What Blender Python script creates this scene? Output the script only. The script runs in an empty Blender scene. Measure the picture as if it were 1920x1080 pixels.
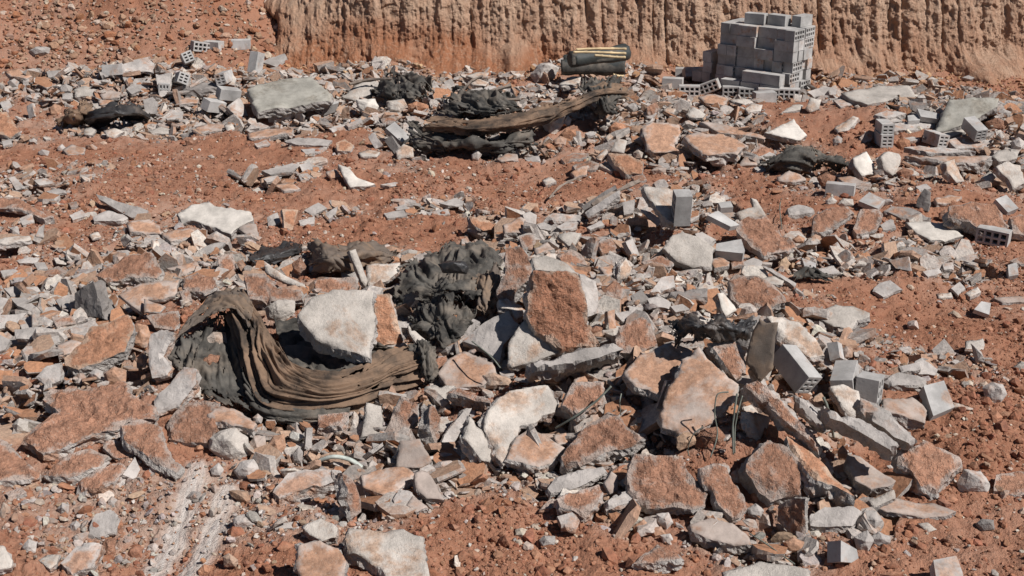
import bpy, bmesh, math, random
import numpy as np
from mathutils import Vector, Matrix, Euler
from mathutils.geometry import delaunay_2d_cdt

DATA = '''
#T8
s w .05,-.3,1 .13 : 35 800,310 820,465 850,490 1040,500 1150,260 1140,220 1030,25 930,20 880 : large pale flat slab with broken left edge lying at the bottom edge : the pale bottom-edge slab
s w .3,-.7,1 .12 : 820 150,945 40,1160 10,1225 110,1200 160,1000 240,990 290,940 370,915 460,870 410,850 330,800 250 : big whitish slab with a pink stain and a long pointed lower lobe : the pink-stained white slab
s p .1,-.5,1 .1 : 985 300,1070 240,1255 360,1190 430,1110 465,930 420 : smooth beige-grey slab shaped like a kite leaning beside the pink-stained slab : the kite-shaped beige slab
s w .6,-.6,.7 .12 : 720 185,770 230,875 420,860 445,790 430,690 300 : white triangular shard standing on its point in front of the tarp : the white upright shard
s g .3,-.8,.5 .07 : 690 150,735 135,700 215,625 355,555 345,580 290
s r .8,-.6,.35 .12 : 520 110,560 200,560 300,540 350,500 250,500 130
s r .1,-.8,.7 .07 : 340 70,430 115,430 205,370 255,235 290,290 160 : red triangular slab standing just below the tarp's lower edge : the red triangle under the tarp
s w .2,-.7,.7 .07 : 140 105,225 125,235 200,215 290,110 300,130 190
c w u .1 : 70 150,110 190,95 260,50 270,35 220
s g f .05 : 170 320,330 285,320 345,180 372
s r -.1,-.2,1 .12 .1 : 600 40,665 15,840 95,835 110,700 75
s w m .1 : 470 10,560 0,640 10,590 50,600 80,540 105,490 60
s p 0,-.7,1 .08 : 330 320,440 310,510 430,480 465,310 465
s p f .09 : 110 510,200 470,380 465,415 510,330 590,230 625,120 580
s r .8,-.6,.35 .12 : 25 500,60 510,105 600,115 720,60 760,40 650 : narrow slab on edge with orange face and grey side above the pale bottom-edge slab : the upright orange slab
s p .2,-.5,.9 .06 : 410 500,480 480,540 580,578 655,480 645,420 580
c g u .1 : 500 470,550 435,620 430,650 470,600 500,520 510
s g m .06 : 290 650,330 590,400 610,400 660,350 695,300 690
s p f .06 : 400 630,490 690,420 715,365 680
s r -.1,-.5,1 .12 : 1500 155,1560 175,1590 210,1705 300,1640 340,1480 380,1340 450,1270 460,1235 410,1260 370,1380 240 : wide red-dusted slab with a grey right corner at lower centre of the heap : the grey-cornered red slab
s r 0,-.7,1 .1 : 1650 390,1800 400,1920 400,1940 480,2060 620,2050 680,1975 710,1870 690,1720 695,1610 600,1620 460 : broad rough red slab with flat bottom edge below the hanging wires : the broad red slab
s g 0,-.6,1 .07 : 1160 590,1200 530,1330 475,1470 460,1490 490,1380 560,1260 610,1180 615
s r .1,-.4,1 .1 : 1210 640,1300 600,1450 560,1470 600,1440 680,1370 740,1230 690
s r f .05 : 1115 705,1170 650,1240 650,1215 690
s g m .08 : 1215 740,1300 720,1330 760,1310 810,1240 800
s p .3,-.8,.5 .06 : 1520 490,1555 520,1555 600,1510 620,1480 560
s g 0,-.3,1 .1 : 1490 650,1560 610,1690 590,1700 640,1580 680,1490 700
c g u .1 : 1110 880,1140 850,1205 855,1200 905,1130 915
s r 0,-.3,1 .11 : 1640 1010,1780 890,1920 960,1900 985,1760 1010 : orange-topped wedge slab with grey front edge near the bottom edge : the orange wedge
c p u .1 : 1640 800,1700 760,1740 800,1700 850,1650 850
c g u .1 : 1770 730,1840 720,1870 780,1830 820,1770 780
c p u .1 : 1720 810,1800 800,1830 850,1760 870
c g u .1 : 1790 850,1850 840,1870 880,1810 900
c w u .1 : 1210 140,1260 110,1300 130,1280 165,1230 180
s r 0,-.7,.8 .14 .1 : 1300 -10,1480 -10,1460 90,1430 130,1330 190,1240 120
s r m .06 : 1290 200,1390 190,1400 230,1300 245
s p m .06 : 1190 285,1265 275,1275 325,1220 345
#T9
s p -.1,-.7,.8 .09 .05 : 45 -165,90 -210,195 -90,315 0,309 75,255 114,216 165,150 225,60 276,-30 285,-120 249,-135 180,-75 15,0 -120 : large smooth reddish-tan slab leaning on the heap with wires under its right side : the leaning tan slab
s r -.15,-.75,.65 .22 .18 : 345 5,420 -20,560 90,650 200,770 340,760 360,640 260,460 110 : long narrow slab with a rough grey broken edge sloping down right of the wires : the long sloping slab
s g -.2,-.8,.6 .2 .1 : 630 60,700 90,810 210,805 260,740 230,640 130
s g -.1,-.75,.65 .28 .34 : 800 110,900 170,1010 200,1130 270,1215 340,1200 380,1100 330,930 230,830 190 : long grey slab edge jutting over a deep dark hollow : the slab over the dark hollow
s w 0,-.6,1 .07 .3 : 820 20,900 5,990 40,1005 150,950 175,890 130,850 60 : cream slab fragment lying on top of the slab over the dark hollow : the cream fragment
s g -.1,-.75,.65 .24 .28 : 1000 80,1060 110,1180 190,1320 320,1300 350,1190 300,1040 190,1000 150
s p .1,-.3,1 .1 : 1130 80,1290 70,1375 150,1365 220,1300 200,1130 145 : tan slab with a pale broken front edge below the upright hollow block : the tan slab below the hollow block
b g .25,-.5,1 .1 : 1355 10,1470 -20,1530 130,1410 180 : clean grey solid block lying tilted alone on red soil : the lone solid block
c g u .1 : 1680 20,1740 -10,1800 0,1825 60,1790 105,1710 110
s r .1,-.5,1 .15 : 1210 370,1290 350,1390 320,1540 400,1570 430,1530 490,1440 600,1340 570,1290 490,1215 430 : broad red slab with a bare grey left end right of the dark hollow : the grey-ended red slab
s p 0,-.5,1 .08 : 930 400,1000 410,1090 480,1200 545,1150 580,1060 595,970 545,920 450 : oval tan slab lying under the dark hollow : the oval tan slab
c g u .1 : 1540 560,1580 480,1680 490,1730 560,1725 620,1620 625,1560 610 : squarish grey block fragment with a cracked top on red soil at right : the cracked grey lump
s r .05,-.7,.8 .15 : 480 310,560 330,600 370,670 470,670 620,560 640,500 660,430 610,350 500,370 420,430 360 : thick rounded red slab with a pale upper rim below the wires : the rounded red slab
s o .3,-.3,1 .16 : 580 300,660 320,800 460,960 640,870 580,760 540,640 400 : orange earth-covered strip slab sloping down beside the rounded red slab : the orange strip slab
s r .1,-.7,.8 .1 : 100 470,180 450,250 470,290 560,330 600,365 700,340 740,290 760,200 680,170 600,110 560
s p R .1 : 380 160,490 185,480 240,440 310,390 240
c r u .1 : 60 310,120 250,200 240,250 300,240 360,150 380,70 360
s r -.7,-.6,.3 .06 : 530 690,620 640,690 645,680 860,600 850,530 770 : dark-faced slab standing on edge with a lit grey right side : the upright dark slab
s g 0,-.4,1 .08 : 715 740,800 690,960 680,1010 720,960 790,850 800,720 790 : flat coarse grey slab bridging a shadow beside the upright dark slab : the coarse grey slab
c g u .1 : 960 760,1020 710,1090 710,1130 770,1080 820,1000 820
c g u .1 : 1030 870,1100 830,1170 860,1170 900,1080 920
c g u .1 : 960 860,1040 820,1080 880,1040 950,980 930
s p 0,-.2,1 .06 : 1080 690,1200 640,1400 670,1540 715,1480 745,1330 740,1150 720 : long thin pale tan slab lying flat on red soil at lower right : the long flat tan slab
s w m .05 : 1050 650,1190 590,1200 640,1080 690
s w R .05 : 690 930,770 885,760 960,720 985
b w .5,-.7,.5 .14 : 890 880,980 930,990 980,950 1005,890 1000
s p 0,-.4,1 .1 : 40 790,160 750,280 780,360 840,390 900,280 900,150 870,50 830 : rounded tan slab below the broad red slab : the rounded tan slab
b w 0,-.5,1 .12 : 1410 990,1540 965,1575 1060,1590 1130,1430 1120 : pale grey block fragment at the bottom edge near the right corner : the bottom right block
c d u .1 : 1645 790,1680 755,1750 765,1755 820,1680 830
s r 0,-.2,1 .06 : 1760 520,1880 490,1990 500,1990 630,1750 600
s w f .03 : 1320 785,1380 780,1430 820,1380 832
c p u .1 : 560 890,620 860,690 890,680 940,600 950
c g u .1 : 360 700,410 670,460 710,440 750,370 745
c g u .1 : 270 500,310 470,345 500,330 560,285 560
c g u .1 : 700 600,740 560,800 580,800 640,720 645
c g u .1 : 810 610,870 580,930 620,930 680,840 680
s w 0,-.5,1 .08 : 230 1050,430 1000,700 1040,720 1110,230 1130
c p u .1 : 870 380,900 340,930 380,930 500,890 500
c r u .1 : 1460 870,1510 840,1570 890,1560 940,1500 930
s p m .06 : 780 420,810 415,850 490,830 500
#T7
s r 0,-.35,1 .11 : 240 90,300 20,700 -20,740 60,880 130,870 190,700 220,520 280,300 370,240 390,130 310,180 250,330 160 : very large red slab with white lumps and a grey front edge at lower left : the very large red slab
s r .1,-.4,1 .08 : -60 290,20 310,120 410,225 500,200 525,50 550,-60 560 : smooth pink-red slab cut off by the left edge : the pink left-edge slab
s r 0,-.3,1 .08 : 235 500,330 430,510 365,610 400,560 450,470 500,400 530,300 520
s r 0,-.3,1 .13 : 435 545,560 480,640 455,715 445,690 500,640 550,560 600,450 590 : red-topped slab with thick grey rounded front below the very large red slab : the thick-fronted slab
s r m .06 : 580 320,660 310,770 380,740 410,650 420,580 360
s r .2,-.4,1 .1 : 680 230,800 200,890 230,930 330,1020 470,990 500,880 440,780 360,700 310 : tapering red-tan slab sliding down from the very large red slab : the tapering slab
s r 0,-.6,1 .1 : 1000 140,1090 95,1230 100,1230 250,1180 330,1060 330,950 310,930 220 : smooth red-brown slab under the small tan slab left of the tarp : the smooth red-brown slab
s p f .1 .12 : 1160 160,1240 115,1380 165,1445 225,1420 255,1300 230,1200 190 : tan slab with thick grey edge resting on the pale boulder : the tan slab on the boulder
c w u .1 : 1180 310,1240 260,1330 250,1400 300,1400 400,1320 450,1240 430,1170 370 : pale rounded lumpy boulder below the tarp at lower left : the pale boulder
c g u .1 : 1310 490,1360 430,1430 420,1460 480,1420 540,1340 535
c p u .1 : 1390 360,1430 290,1490 290,1500 360,1480 410,1400 410
c p u .1 : 1500 340,1540 290,1600 280,1610 350,1580 410,1510 420
s g 0,-.25,1 .11 : 1620 500,1760 480,1900 475,1925 520,1830 560,1700 600,1570 640,1535 610 : long pale grey slab with lumpy thick front left of the upright orange slab : the long pale grey slab
s g 0,-.6,1 .08 : 500 800,540 730,620 705,665 740,640 830,560 860,480 850
s g 0,-.4,1 .07 : 340 1010,450 900,575 900,560 960,500 1040,400 1060 : flat grey slab near the bottom edge left of the dusty tracks : the flat grey slab by the tracks
s w f .06 : 215 990,270 960,335 960,320 1010,280 1040
c r u .1 : 560 920,590 870,650 865,650 960,600 990
s w m .08 : -50 900,20 905,70 990,60 1030,-50 1050
s p 0,-.7,1 .13 : 1680 910,1800 880,1900 920,1950 1000,1930 1130,1700 1130,1660 1000 : thick pinkish rough slab left of the pale bottom-edge slab : the pinkish rough slab
s w m .08 : 1690 800,1800 750,1900 800,1890 860,1800 890,1740 850
s g f .04 : 1530 790,1690 770,1690 810,1550 820
s g R .06 : 760 410,790 480,760 540,690 510
s r f .06 : 30 610,120 580,150 610,60 650
c w u .1 : 65 230,110 190,160 210,160 270,90 290
c d u .1 : 1045 640,1080 600,1130 610,1125 655,1070 668
c g u .1 : 320 700,350 665,390 680,385 730,340 735
c g u .1 : 600 660,630 630,665 650,655 700,610 700
c r u .1 : 710 650,750 620,790 640,780 685,720 690
c g u .1 : 120 920,160 870,210 890,200 950,140 955
s g -.2,-.6,.8 .09 : 860 80,960 0,1030 -100,1100 -85,1105 0,1000 120,880 165 : glittering grey slab leaning upright left of the tarp's dark folds : the glittering grey slab
c w u .1 : 1040 40,1080 0,1130 20,1130 80,1060 90
s g .4,-.8,.4 .05 : 1725 250,1760 245,1750 370,1715 365
c d u .1 : 1640 400,1680 350,1705 380,1700 450,1650 445
s r 0,-.4,1 .1 : 1790 175,1930 160,1965 165,1955 215,1920 240,1790 235
c p u .1 : 410 700,460 680,500 710,470 750,420 750
c g u .1 : 390 790,430 765,460 800,440 840,395 835
c w u .1 : 1250 970,1290 950,1340 990,1330 1030,1260 1030
c o u .1 : 1110 1050,1150 1010,1200 1030,1190 1080,1120 1085
c g u .1 : 830 910,870 890,900 920,880 950,840 950
c r u .1 : 640 820,690 810,720 850,680 880,645 865
c g u .1 : 905 865,930 840,970 855,960 885,915 890
c p u .1 : 1180 580,1210 560,1240 590,1210 620
c g u .1 : 1180 480,1230 440,1260 480,1240 520,1190 520
c g u .1 : 1420 190,1450 165,1480 190,1470 225,1430 225
#T4
s W 0,-.3,1 .1 : 1000 115,1090 65,1180 55,1270 90,1410 105,1420 165,1340 195,1300 240,1190 190,1100 160,1020 150 : bright white flat slab with jagged front alone on red soil at left : the bright white flat slab
s p f .06 : 1350 180,1440 170,1455 250,1430 270,1340 205
s g -.1,-.5,.8 .05 : 540 10,680 60,760 80,830 100,820 130,740 145,640 90,560 45 : thin pale grey slab tilted up on another left of the bright white slab : the thin tilted slab
s g f .07 : 520 135,600 110,690 120,720 140,680 165,530 160
s p f .08 : 710 170,830 150,900 190,910 240,820 225,730 220
s p f .08 : 910 230,1060 200,1100 210,1080 250,960 280
s g f .04 : 1120 330,1190 290,1270 285,1250 305,1160 345
s r 0,-.3,1 .08 : -30 20,100 25,200 90,300 140,250 160,150 110,-30 80 : long red slab running in from the left edge above a white one : the long red left-edge slab
s w 0,-.2,1 .07 : -30 260,60 245,165 238,175 265,80 285,-30 290 : pale slab with thick grey front at the left edge : the pale left-edge slab
s g f .05 : 95 385,140 362,220 365,200 395,110 400
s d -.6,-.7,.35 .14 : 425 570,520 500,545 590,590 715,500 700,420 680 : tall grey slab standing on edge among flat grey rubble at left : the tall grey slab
s r 0,-.4,1 .12 : 540 470,680 370,850 320,910 440,880 480,700 480,600 500 : broad red earth-caked slab behind the tall grey slab : the earth-caked slab
s p 0,-.5,1 .06 : 665 575,760 520,1010 490,980 580,920 600,830 600,800 680,740 640 : smooth fawn slab with a notched lower side left of the tarp : the notched fawn slab
s r 0,-.6,1 .06 : 820 690,1000 660,1010 730,980 775,870 765
s r 0,-.4,1 .1 : 1030 480,1110 450,1200 480,1220 530,1150 565,1030 540
s o 0,-.5,1 .1 : 520 760,720 690,755 760,720 850,700 900,560 960,440 1000,370 980,360 930,470 840 : large orange-red slab with a grey front edge above the very large red slab : the large orange-red slab
s r 0,-.6,1 .12 : 1370 460,1490 455,1560 530,1690 540,1700 600,1500 620,1400 600
s r m .06 : 1220 360,1310 340,1330 430,1240 450
s w -.2,-.6,.8 .06 : 1490 410,1540 430,1720 530,1690 545,1560 490,1490 450
c w u .1 .1 : 1490 650,1560 605,1660 610,1660 680,1590 740,1500 720 : pale round stone between the tarp hood and the big cream slab : the pale round stone
s w .1,-.55,.8 .16 .25 : 1674 690,1770 585,1875 549,2100 570,2115 690,2085 840,2082 936,1920 885,1800 840,1710 750 : big cream slab lying on top of the swagged brown tarp : the big cream slab
s o 0,-.9,.5 .08 .05 : 2091 576,2190 570,2235 720,2259 855,2091 861 : pink-orange slab standing behind the big cream slab : the pink standing slab
s g f .05 : 60 600,140 590,210 650,200 680,100 640
s g f .05 : 100 720,190 690,260 710,240 750,120 765
s g m .05 : 80 770,200 760,270 780,210 830,90 825
s g f .06 : 170 580,280 560,300 610,200 620
s g m .06 : -20 690,150 680,90 760,-20 770
s p m .06 : 320 860,400 830,460 850,400 910,330 930
s g m .06 : -30 790,60 830,30 880,-30 900
s g f .06 : 280 520,370 490,430 520,350 560
s g f .04 : 230 650,370 640,380 670,240 685
s g f .05 : 20 540,110 530,140 570,60 585
s g f .05 : 70 480,170 470,190 505,90 515
s g f .05 : 130 540,210 530,230 560,150 570
s g m .06 : 310 600,410 590,430 640,340 650
s r m .06 : 290 700,400 690,430 740,320 760
s g m .05 : 240 820,330 800,340 840,260 860
s g f .05 : -20 590,40 600,60 640,-20 650
s r f .04 : 240 450,330 420,380 450,300 480
s g f .04 : 400 470,500 440,520 465,420 490
c p u .1 : 725 800,770 740,830 750,855 820,820 880,750 870
c g u .1 : 500 1020,540 990,580 1010,580 1060,510 1060
c p u .1 : 580 1020,640 980,710 1000,710 1080,600 1090
s g u .07 : 200 1040,260 980,340 960,340 1060,260 1090
s g -.2,-.7,.6 .1 : 850 800,900 780,980 790,950 850,910 920,960 990,940 1030,860 1050,835 960 : tall pale grey slab standing against the tarp's left side : the grey slab at the tarp's side
c p u .1 : 760 940,800 900,830 930,820 990,770 990
s w R .04 : 960 340,990 325,1030 350,1000 400,980 390
s p f .07 : 930 430,1100 385,1130 420,1040 450
c w u .1 .1 : 1150 820,1200 785,1270 790,1280 850,1240 890,1160 880
c r u .1 : 1135 940,1180 910,1240 920,1230 1040,1160 1060
s p f .03 .05 : 810 600,930 640,900 670,810 670
s o R .06 : 1590 95,1680 100,1650 215,1600 200
s g m .04 : 1710 100,1790 60,1840 90,1760 130
s g m .05 : 1500 140,1560 115,1580 170,1510 200
s g f .05 : 1680 160,1770 135,1765 175,1690 185
s g f .04 : 1830 120,1900 80,1890 120,1850 150
c r u .1 : 1640 400,1690 370,1740 440,1700 480,1650 450
s w f .05 : 1690 300,1750 280,1760 305,1700 320
s r m .1 : 1765 490,1920 480,2000 480,2010 560,1920 570,1780 560
c w u .1 : 1010 610,1060 600,1070 640,1020 650
s g f .04 : 390 130,460 100,490 130,410 160
s g f .04 : 110 150,180 120,190 160,130 190
c g u .1 : 50 200,100 190,110 240,70 250
s w f .04 : 500 240,550 220,570 250,520 265
s r f .04 : 380 60,430 50,440 80,400 90
s r .2,-.6,.8 .06 : 1010 560,1060 540,1080 610,1030 620
s g m .05 : 220 200,250 180,240 250,200 250
s g m .05 : 640 340,720 330,730 370,650 380
s g f .06 : 0 440,80 430,120 460,20 475
s g f .06 : 190 400,250 395,270 430,210 440
#T5
s R .1,-.85,.55 .16 .1 : 1080 440,1330 455,1370 560,1390 760,1450 850,1430 870,1230 910,1150 840,1090 800,1040 690,1060 560 : huge rough red slab standing upright in the middle of the heap : the huge upright red slab
s w .1,-.5,.9 .1 .55 : 1070 370,1150 355,1280 400,1330 450,1200 446,1090 436
s g .5,-.8,.4 .1 .1 : 1340 460,1440 500,1445 680,1390 700,1370 560
s r -.1,-.7,.7 .18 .1 : 930 310,1010 310,1075 370,1070 480,980 560,960 620,880 600,870 560,920 470 : pinkish red rounded slab left of the huge upright red slab : the rounded pink-red slab
s g .1,-.75,.7 .26 .22 : 1070 950,1200 930,1370 880,1530 850,1590 885,1450 930,1230 985,1075 1005 : long slab showing its bright grey broken edge below the huge upright red slab : the bright broken edge
s w 0,-.7,.7 .08 .08 : 1040 715,1090 800,1150 840,1225 880,1220 905,1060 960,960 985,935 960,940 850,980 780 : cream and tan slab leaning on the foot of the huge upright red slab : the cream leaning slab
s g -.2,-.6,.8 .08 : 760 770,860 700,940 670,995 740,980 790,910 860,890 960,790 880,740 860,680 840 : grey speckled slab leaning below the crumpled grey cloth : the grey speckled slab
s g -.1,-.6,.8 .07 : 740 710,780 730,700 830,620 890,585 870,650 790
s p 0,-.5,.9 .08 : 540 1020,600 940,690 890,850 960,870 1010,800 1090,600 1110 : smooth tan slab right of the tarp's right end : the smooth tan slab
s w m .08 .1 : 885 610,930 600,1020 645,1020 690,985 715,960 665,890 650
s o .3,-.5,.8 .1 : 725 125,850 165,905 205,800 215,730 170
s p m .08 : 910 180,1010 135,1060 180,1040 230,920 230
s g f .1 : 1140 150,1190 122,1345 130,1340 160,1200 160
s g R .06 : 1020 125,1060 110,1100 130,1095 185,1050 190
s g f .07 : 1210 195,1260 170,1330 170,1320 200,1240 215
s g -.3,-.6,.7 .07 .1 : 1370 115,1480 40,1560 -10,1560 25,1470 100,1390 145 : long grey slab tilted up to the right behind the heap : the long tilted grey slab
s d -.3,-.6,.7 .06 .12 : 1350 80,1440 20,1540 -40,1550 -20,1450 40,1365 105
s w .1,-.5,.9 .09 .15 : 1695 -30,1800 -39,1905 15,1980 45,1968 120,1866 180,1770 90 : white slab on the crest of the heap in front of the far rubble : the white crest slab
s w m .06 : 1215 240,1290 222,1350 230,1320 290,1280 305
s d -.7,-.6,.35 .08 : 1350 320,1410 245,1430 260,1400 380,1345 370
s r m .08 : 1210 350,1290 320,1350 350,1385 410,1260 415
s w R .1 : 1600 370,1635 430,1620 480,1580 490,1565 420
s w .1,-.6,.8 .08 .05 : 1806 315,1866 240,1920 216,2010 255,2100 315,2079 420,1980 420,1890 390 : large beige slab leaning below the white crest slab : the beige slab below the crest
s r f .06 : 1690 390,1800 355,1870 400,1850 425,1720 410
s d m .05 : 1630 580,1690 545,1730 600,1680 625,1640 615
s g m .06 : 1720 600,1790 580,1855 620,1850 650,1740 640
s g m .06 : 1740 560,1800 480,1870 465,1880 530,1800 560
s d f .08 : 1840 560,1960 545,2060 550,2060 590,1900 600
s r m .07 : 1460 540,1540 490,1590 540,1580 600,1500 590
s r 0,-.6,.8 .1 : 1560 760,1690 700,1740 740,1785 850,1700 900,1560 900,1540 830 : red slab with a white right corner above the leaning tan slab : the white-cornered red slab
c r u .1 : 1390 780,1430 750,1500 770,1500 830,1420 830
s p 0,-.5,.9 .08 .05 : 1575 1020,1680 915,1860 840,1980 885,1935 960,1845 1095,1800 1140,1650 1095 : tan slab behind the leaning tan slab : the tan slab behind
s w m .06 : 140 410,330 395,320 450,260 500,150 520
s w .5,-.7,.5 .06 : 45 330,80 320,150 500,140 535,110 500
s g m .06 : -10 400,60 390,100 470,90 500,0 490
c w u .1 : 330 345,380 320,430 330,420 365,350 380
s w f .05 .15 : 530 510,580 490,680 485,670 540,600 555
s w R .04 : 700 560,740 540,760 590,720 610
c w u .1 : 790 1030,850 1015,950 1050,970 1100,810 1110
s g f .05 : 890 1010,960 990,975 1030,910 1040
s p m .08 : 1310 1050,1390 1010,1450 1040,1500 1100,1300 1110
s g f .04 : 240 120,350 100,370 130,260 150
s g f .05 : 300 85,360 70,380 95,310 105
s g f .05 : 480 110,600 95,610 120,500 140
s g f .04 : 400 150,560 130,540 155,420 165
s g f .05 : 550 60,640 30,690 50,680 70,600 75
s w .2,-.6,.8 .06 : 375 745,400 770,500 850,520 890,440 870,385 800
s r m .07 : 505 950,590 920,600 980,530 1010
s g f .05 : 1100 180,1140 165,1190 190,1180 215,1120 210
s r f .07 : 1000 250,1080 230,1100 290,1020 320
s p f .07 : 1080 310,1160 280,1200 320,1100 345
s g m .05 : 1380 200,1460 160,1480 185,1400 215
s g -.2,-.6,.8 .05 : 1580 60,1650 40,1640 120,1590 130
s g -.2,-.6,.8 .05 : 1680 100,1720 80,1800 160,1780 190
s g R .06 : 1600 280,1640 260,1680 350,1650 380
s r m .08 : 1440 280,1520 260,1560 330,1470 350
s p m .08 : 1450 420,1520 400,1560 450,1490 480
s g m .06 : 1540 680,1640 660,1660 710,1580 730
c p u .1 : 1730 690,1780 680,1780 740,1740 750
s g f .05 : 1620 640,1700 650,1680 690,1620 680
s r m .07 : 1440 590,1530 580,1540 630,1460 645
s p .5,-.7,.5 .06 : 1500 670,1540 660,1550 820,1510 830
s g f .06 : 1850 640,1920 630,1960 660,1880 680
s r m .08 : 1440 920,1540 880,1560 960,1470 1010
#T6
s r 0,-.5,.9 .1 : 300 210,330 150,470 135,560 230,640 300,590 340,460 360,360 280 : red earth-covered slab sloping right of the crest blocks : the red slab by the crest blocks
s w 0,-.6,.9 .08 : 295 110,400 85,385 30,415 45,470 130,320 150
b g 0,-.35,1 .12 .1 : 190 290,330 265,350 330,340 345,185 330 : pale squared block below the crest blocks beside the red slab : the pale squared block
b w .3,-.4,1 .07 .2 : 140 130,200 105,320 185,270 195,210 165
b g 0,-.3,1 .08 .15 : 200 60,270 50,285 85,215 90
s g m .07 : 70 235,110 220,190 260,160 290,90 265
s r 0,-.5,.9 .1 : 260 500,300 450,420 480,560 550,580 620,480 660,330 650,270 600 : smooth red earth-caked slab above the black plastic : the earth-caked slab by the plastic
s w m .07 : 75 540,130 510,190 550,185 600,120 590
s W .4,-.6,.7 .07 : 195 570,230 565,310 660,250 695,215 640
s w 0,-.3,1 .09 : 770 670,860 630,960 640,1055 670,1050 700,980 720,950 770,850 760,780 720 : white-rimmed slab with red dust in its middle on red soil : the white-rimmed slab
s w f .04 : 410 495,510 470,570 500,560 520,480 520
s g m .05 : 450 415,480 415,640 515,630 530
b g m .08 : 670 370,750 400,750 440,690 430
s d -.5,-.7,.45 .09 : 860 360,920 320,945 350,935 415,870 410
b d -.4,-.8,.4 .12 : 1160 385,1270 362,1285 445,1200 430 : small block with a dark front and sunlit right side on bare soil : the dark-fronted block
s g f .04 : 1070 550,1110 505,1170 490,1240 545,1190 560,1130 590 : thin grey slab with a notched edge on bare red soil : the notched grey slab
b g m .06 : 1640 660,1680 615,1735 625,1725 690
s w f .05 : 1590 840,1690 820,1700 860,1690 885,1590 885
s g m .05 .04 : 1310 950,1340 935,1435 1000,1420 1030,1330 1020,1290 980
s g f .09 : 1140 1030,1220 1010,1370 1040,1370 1090,1180 1090,1130 1060
s g f .05 .04 : 1215 980,1330 965,1340 1000,1230 1015
s g f .09 : 590 90,650 70,745 95,720 120,600 125
s r 0,-.35,1 .09 : 740 130,830 85,930 85,965 110,900 160,800 215,730 220
s r 0,-.4,1 .09 : 1000 95,1100 95,1125 140,1090 210,980 240,960 200
s W 0,-.3,1 .06 : 1255 170,1370 165,1500 175,1580 245,1480 270,1390 270,1310 220 : white slab with a pink dust streak lying flat at right : the pink-streaked white slab
s d 0,-.4,1 .08 : 1130 105,1180 80,1290 95,1400 145,1330 160,1220 140
s d -.5,-.8,.3 .06 : 1320 40,1360 -20,1390 0,1390 70,1380 110,1310 80
b g 0,-.4,1 .08 : 990 50,1050 0,1140 45,1100 95
c w u .1 : 870 70,900 35,960 40,965 80,900 88
s r .1,-.5,.9 .15 : 1500 75,1620 55,1740 60,1800 120,1835 200,1750 240,1680 235,1620 160,1500 130 : big smooth brown-red slab with a hollow block under it at right : the big brown-red slab
b g .2,-.5,.9 .1 : 1760 40,1820 15,1890 90,1830 115
s p f .06 : 1410 40,1500 15,1570 30,1540 60,1430 70
s p f .05 : 1740 590,1940 580,1990 610,1800 625
b g m .07 : 1830 410,1880 395,1890 465,1835 475
s r f .07 : 1840 385,1900 362,1990 370,1980 400,1860 400
s w .1,-.6,.8 .12 .1 : 470 700,550 690,660 730,760 840,800 920,720 930,640 880,540 800 : curved pale grey slab like a quarter disc behind the tilted hollow block : the quarter-disc slab
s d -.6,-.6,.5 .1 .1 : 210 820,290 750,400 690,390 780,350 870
s r 0,-.6,.8 .1 .1 : 140 850,300 840,345 900,350 1000,300 1060,200 920
c w u .1 .1 : 360 1010,400 960,460 955,505 1000,480 1060,390 1065
c o u .1 .1 : 600 900,660 870,720 930,710 970,650 960
b d L .1 : 810 850,870 840,885 930,830 950
c p u .1 : 885 890,920 865,960 880,955 930,900 940
s g f .05 : 340 400,400 370,450 390,430 440,360 440
s g f .05 : 1350 450,1440 420,1460 450,1380 480
s g m .05 : 1460 400,1520 395,1530 430,1470 440
s g f .05 : 1510 540,1560 500,1590 540,1550 580
s w f .04 : 1430 570,1510 560,1520 590,1440 595
s w f .05 : 1590 570,1660 530,1680 560,1620 590
c g u .1 : 1620 850,1680 900,1700 960,1650 960
s g f .05 : 740 430,850 410,890 450,790 465
c p u .1 : 610 270,650 240,690 260,680 285,630 290
s w f .04 : 700 260,740 250,775 275,720 285
c w u .1 : 800 50,840 25,870 50,850 80,810 80
s g m .05 : 560 310,600 300,630 330,580 350
c g u .1 : 840 300,870 280,890 310,880 335,850 330
s p f .05 : 150 380,220 360,265 390,260 420,180 430
s r f .05 : 270 385,340 375,345 410,280 420
s g f .05 : 1000 240,1040 220,1050 250,1010 255
s g f .06 : 1110 180,1180 150,1200 200,1130 210
c r u .1 : 1440 120,1480 95,1500 120,1480 160,1440 150
s g f .06 : 1480 170,1600 150,1620 190,1560 230
s r m .08 : 1840 140,1900 120,1980 140,1980 250,1860 230
#T1
s G 0,-.35,1 .15 .1 : 1385 500,1540 450,1750 435,1870 530,1860 560,1640 600,1450 630,1420 570 : large flat greenish grey slab propped up in the far rubble : the large propped slab
s g m .06 : 700 350,830 320,870 360,860 400,700 400 : smooth grey slab fragment at the back of the far left rubble : the smooth far slab
s g m .06 : 1470 345,1600 300,1615 325,1570 385
s d f .04 : 1630 340,1720 302,1730 315,1650 350
s g m .07 : 710 500,760 440,850 440,840 490,740 530
s g u .1 : 875 415,965 410,950 530,900 550
c g u .1 : 330 490,370 470,410 490,400 520,340 525
s w m .07 : 415 500,480 485,580 505,560 530,420 545
s p m .06 : 560 530,620 505,680 520,670 550,580 555
s d f .14 : 1030 480,1120 455,1250 465,1250 490,1040 510
s g R .08 : 1280 600,1350 545,1395 650,1330 660
s w u .08 : 1250 440,1290 390,1330 440,1320 490,1260 480
s p f .06 : 1000 560,1060 545,1120 555,1110 580,1010 585
s g m .04 : 915 645,960 615,1030 625,1025 670,940 675
s g u .08 : 805 560,860 545,890 580,880 640,820 640
s o .2,-.5,.9 .1 : -50 640,40 630,110 740,60 770,-50 740 : orange slab tilted at the left edge of the far rubble : the orange left-edge slab
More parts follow.
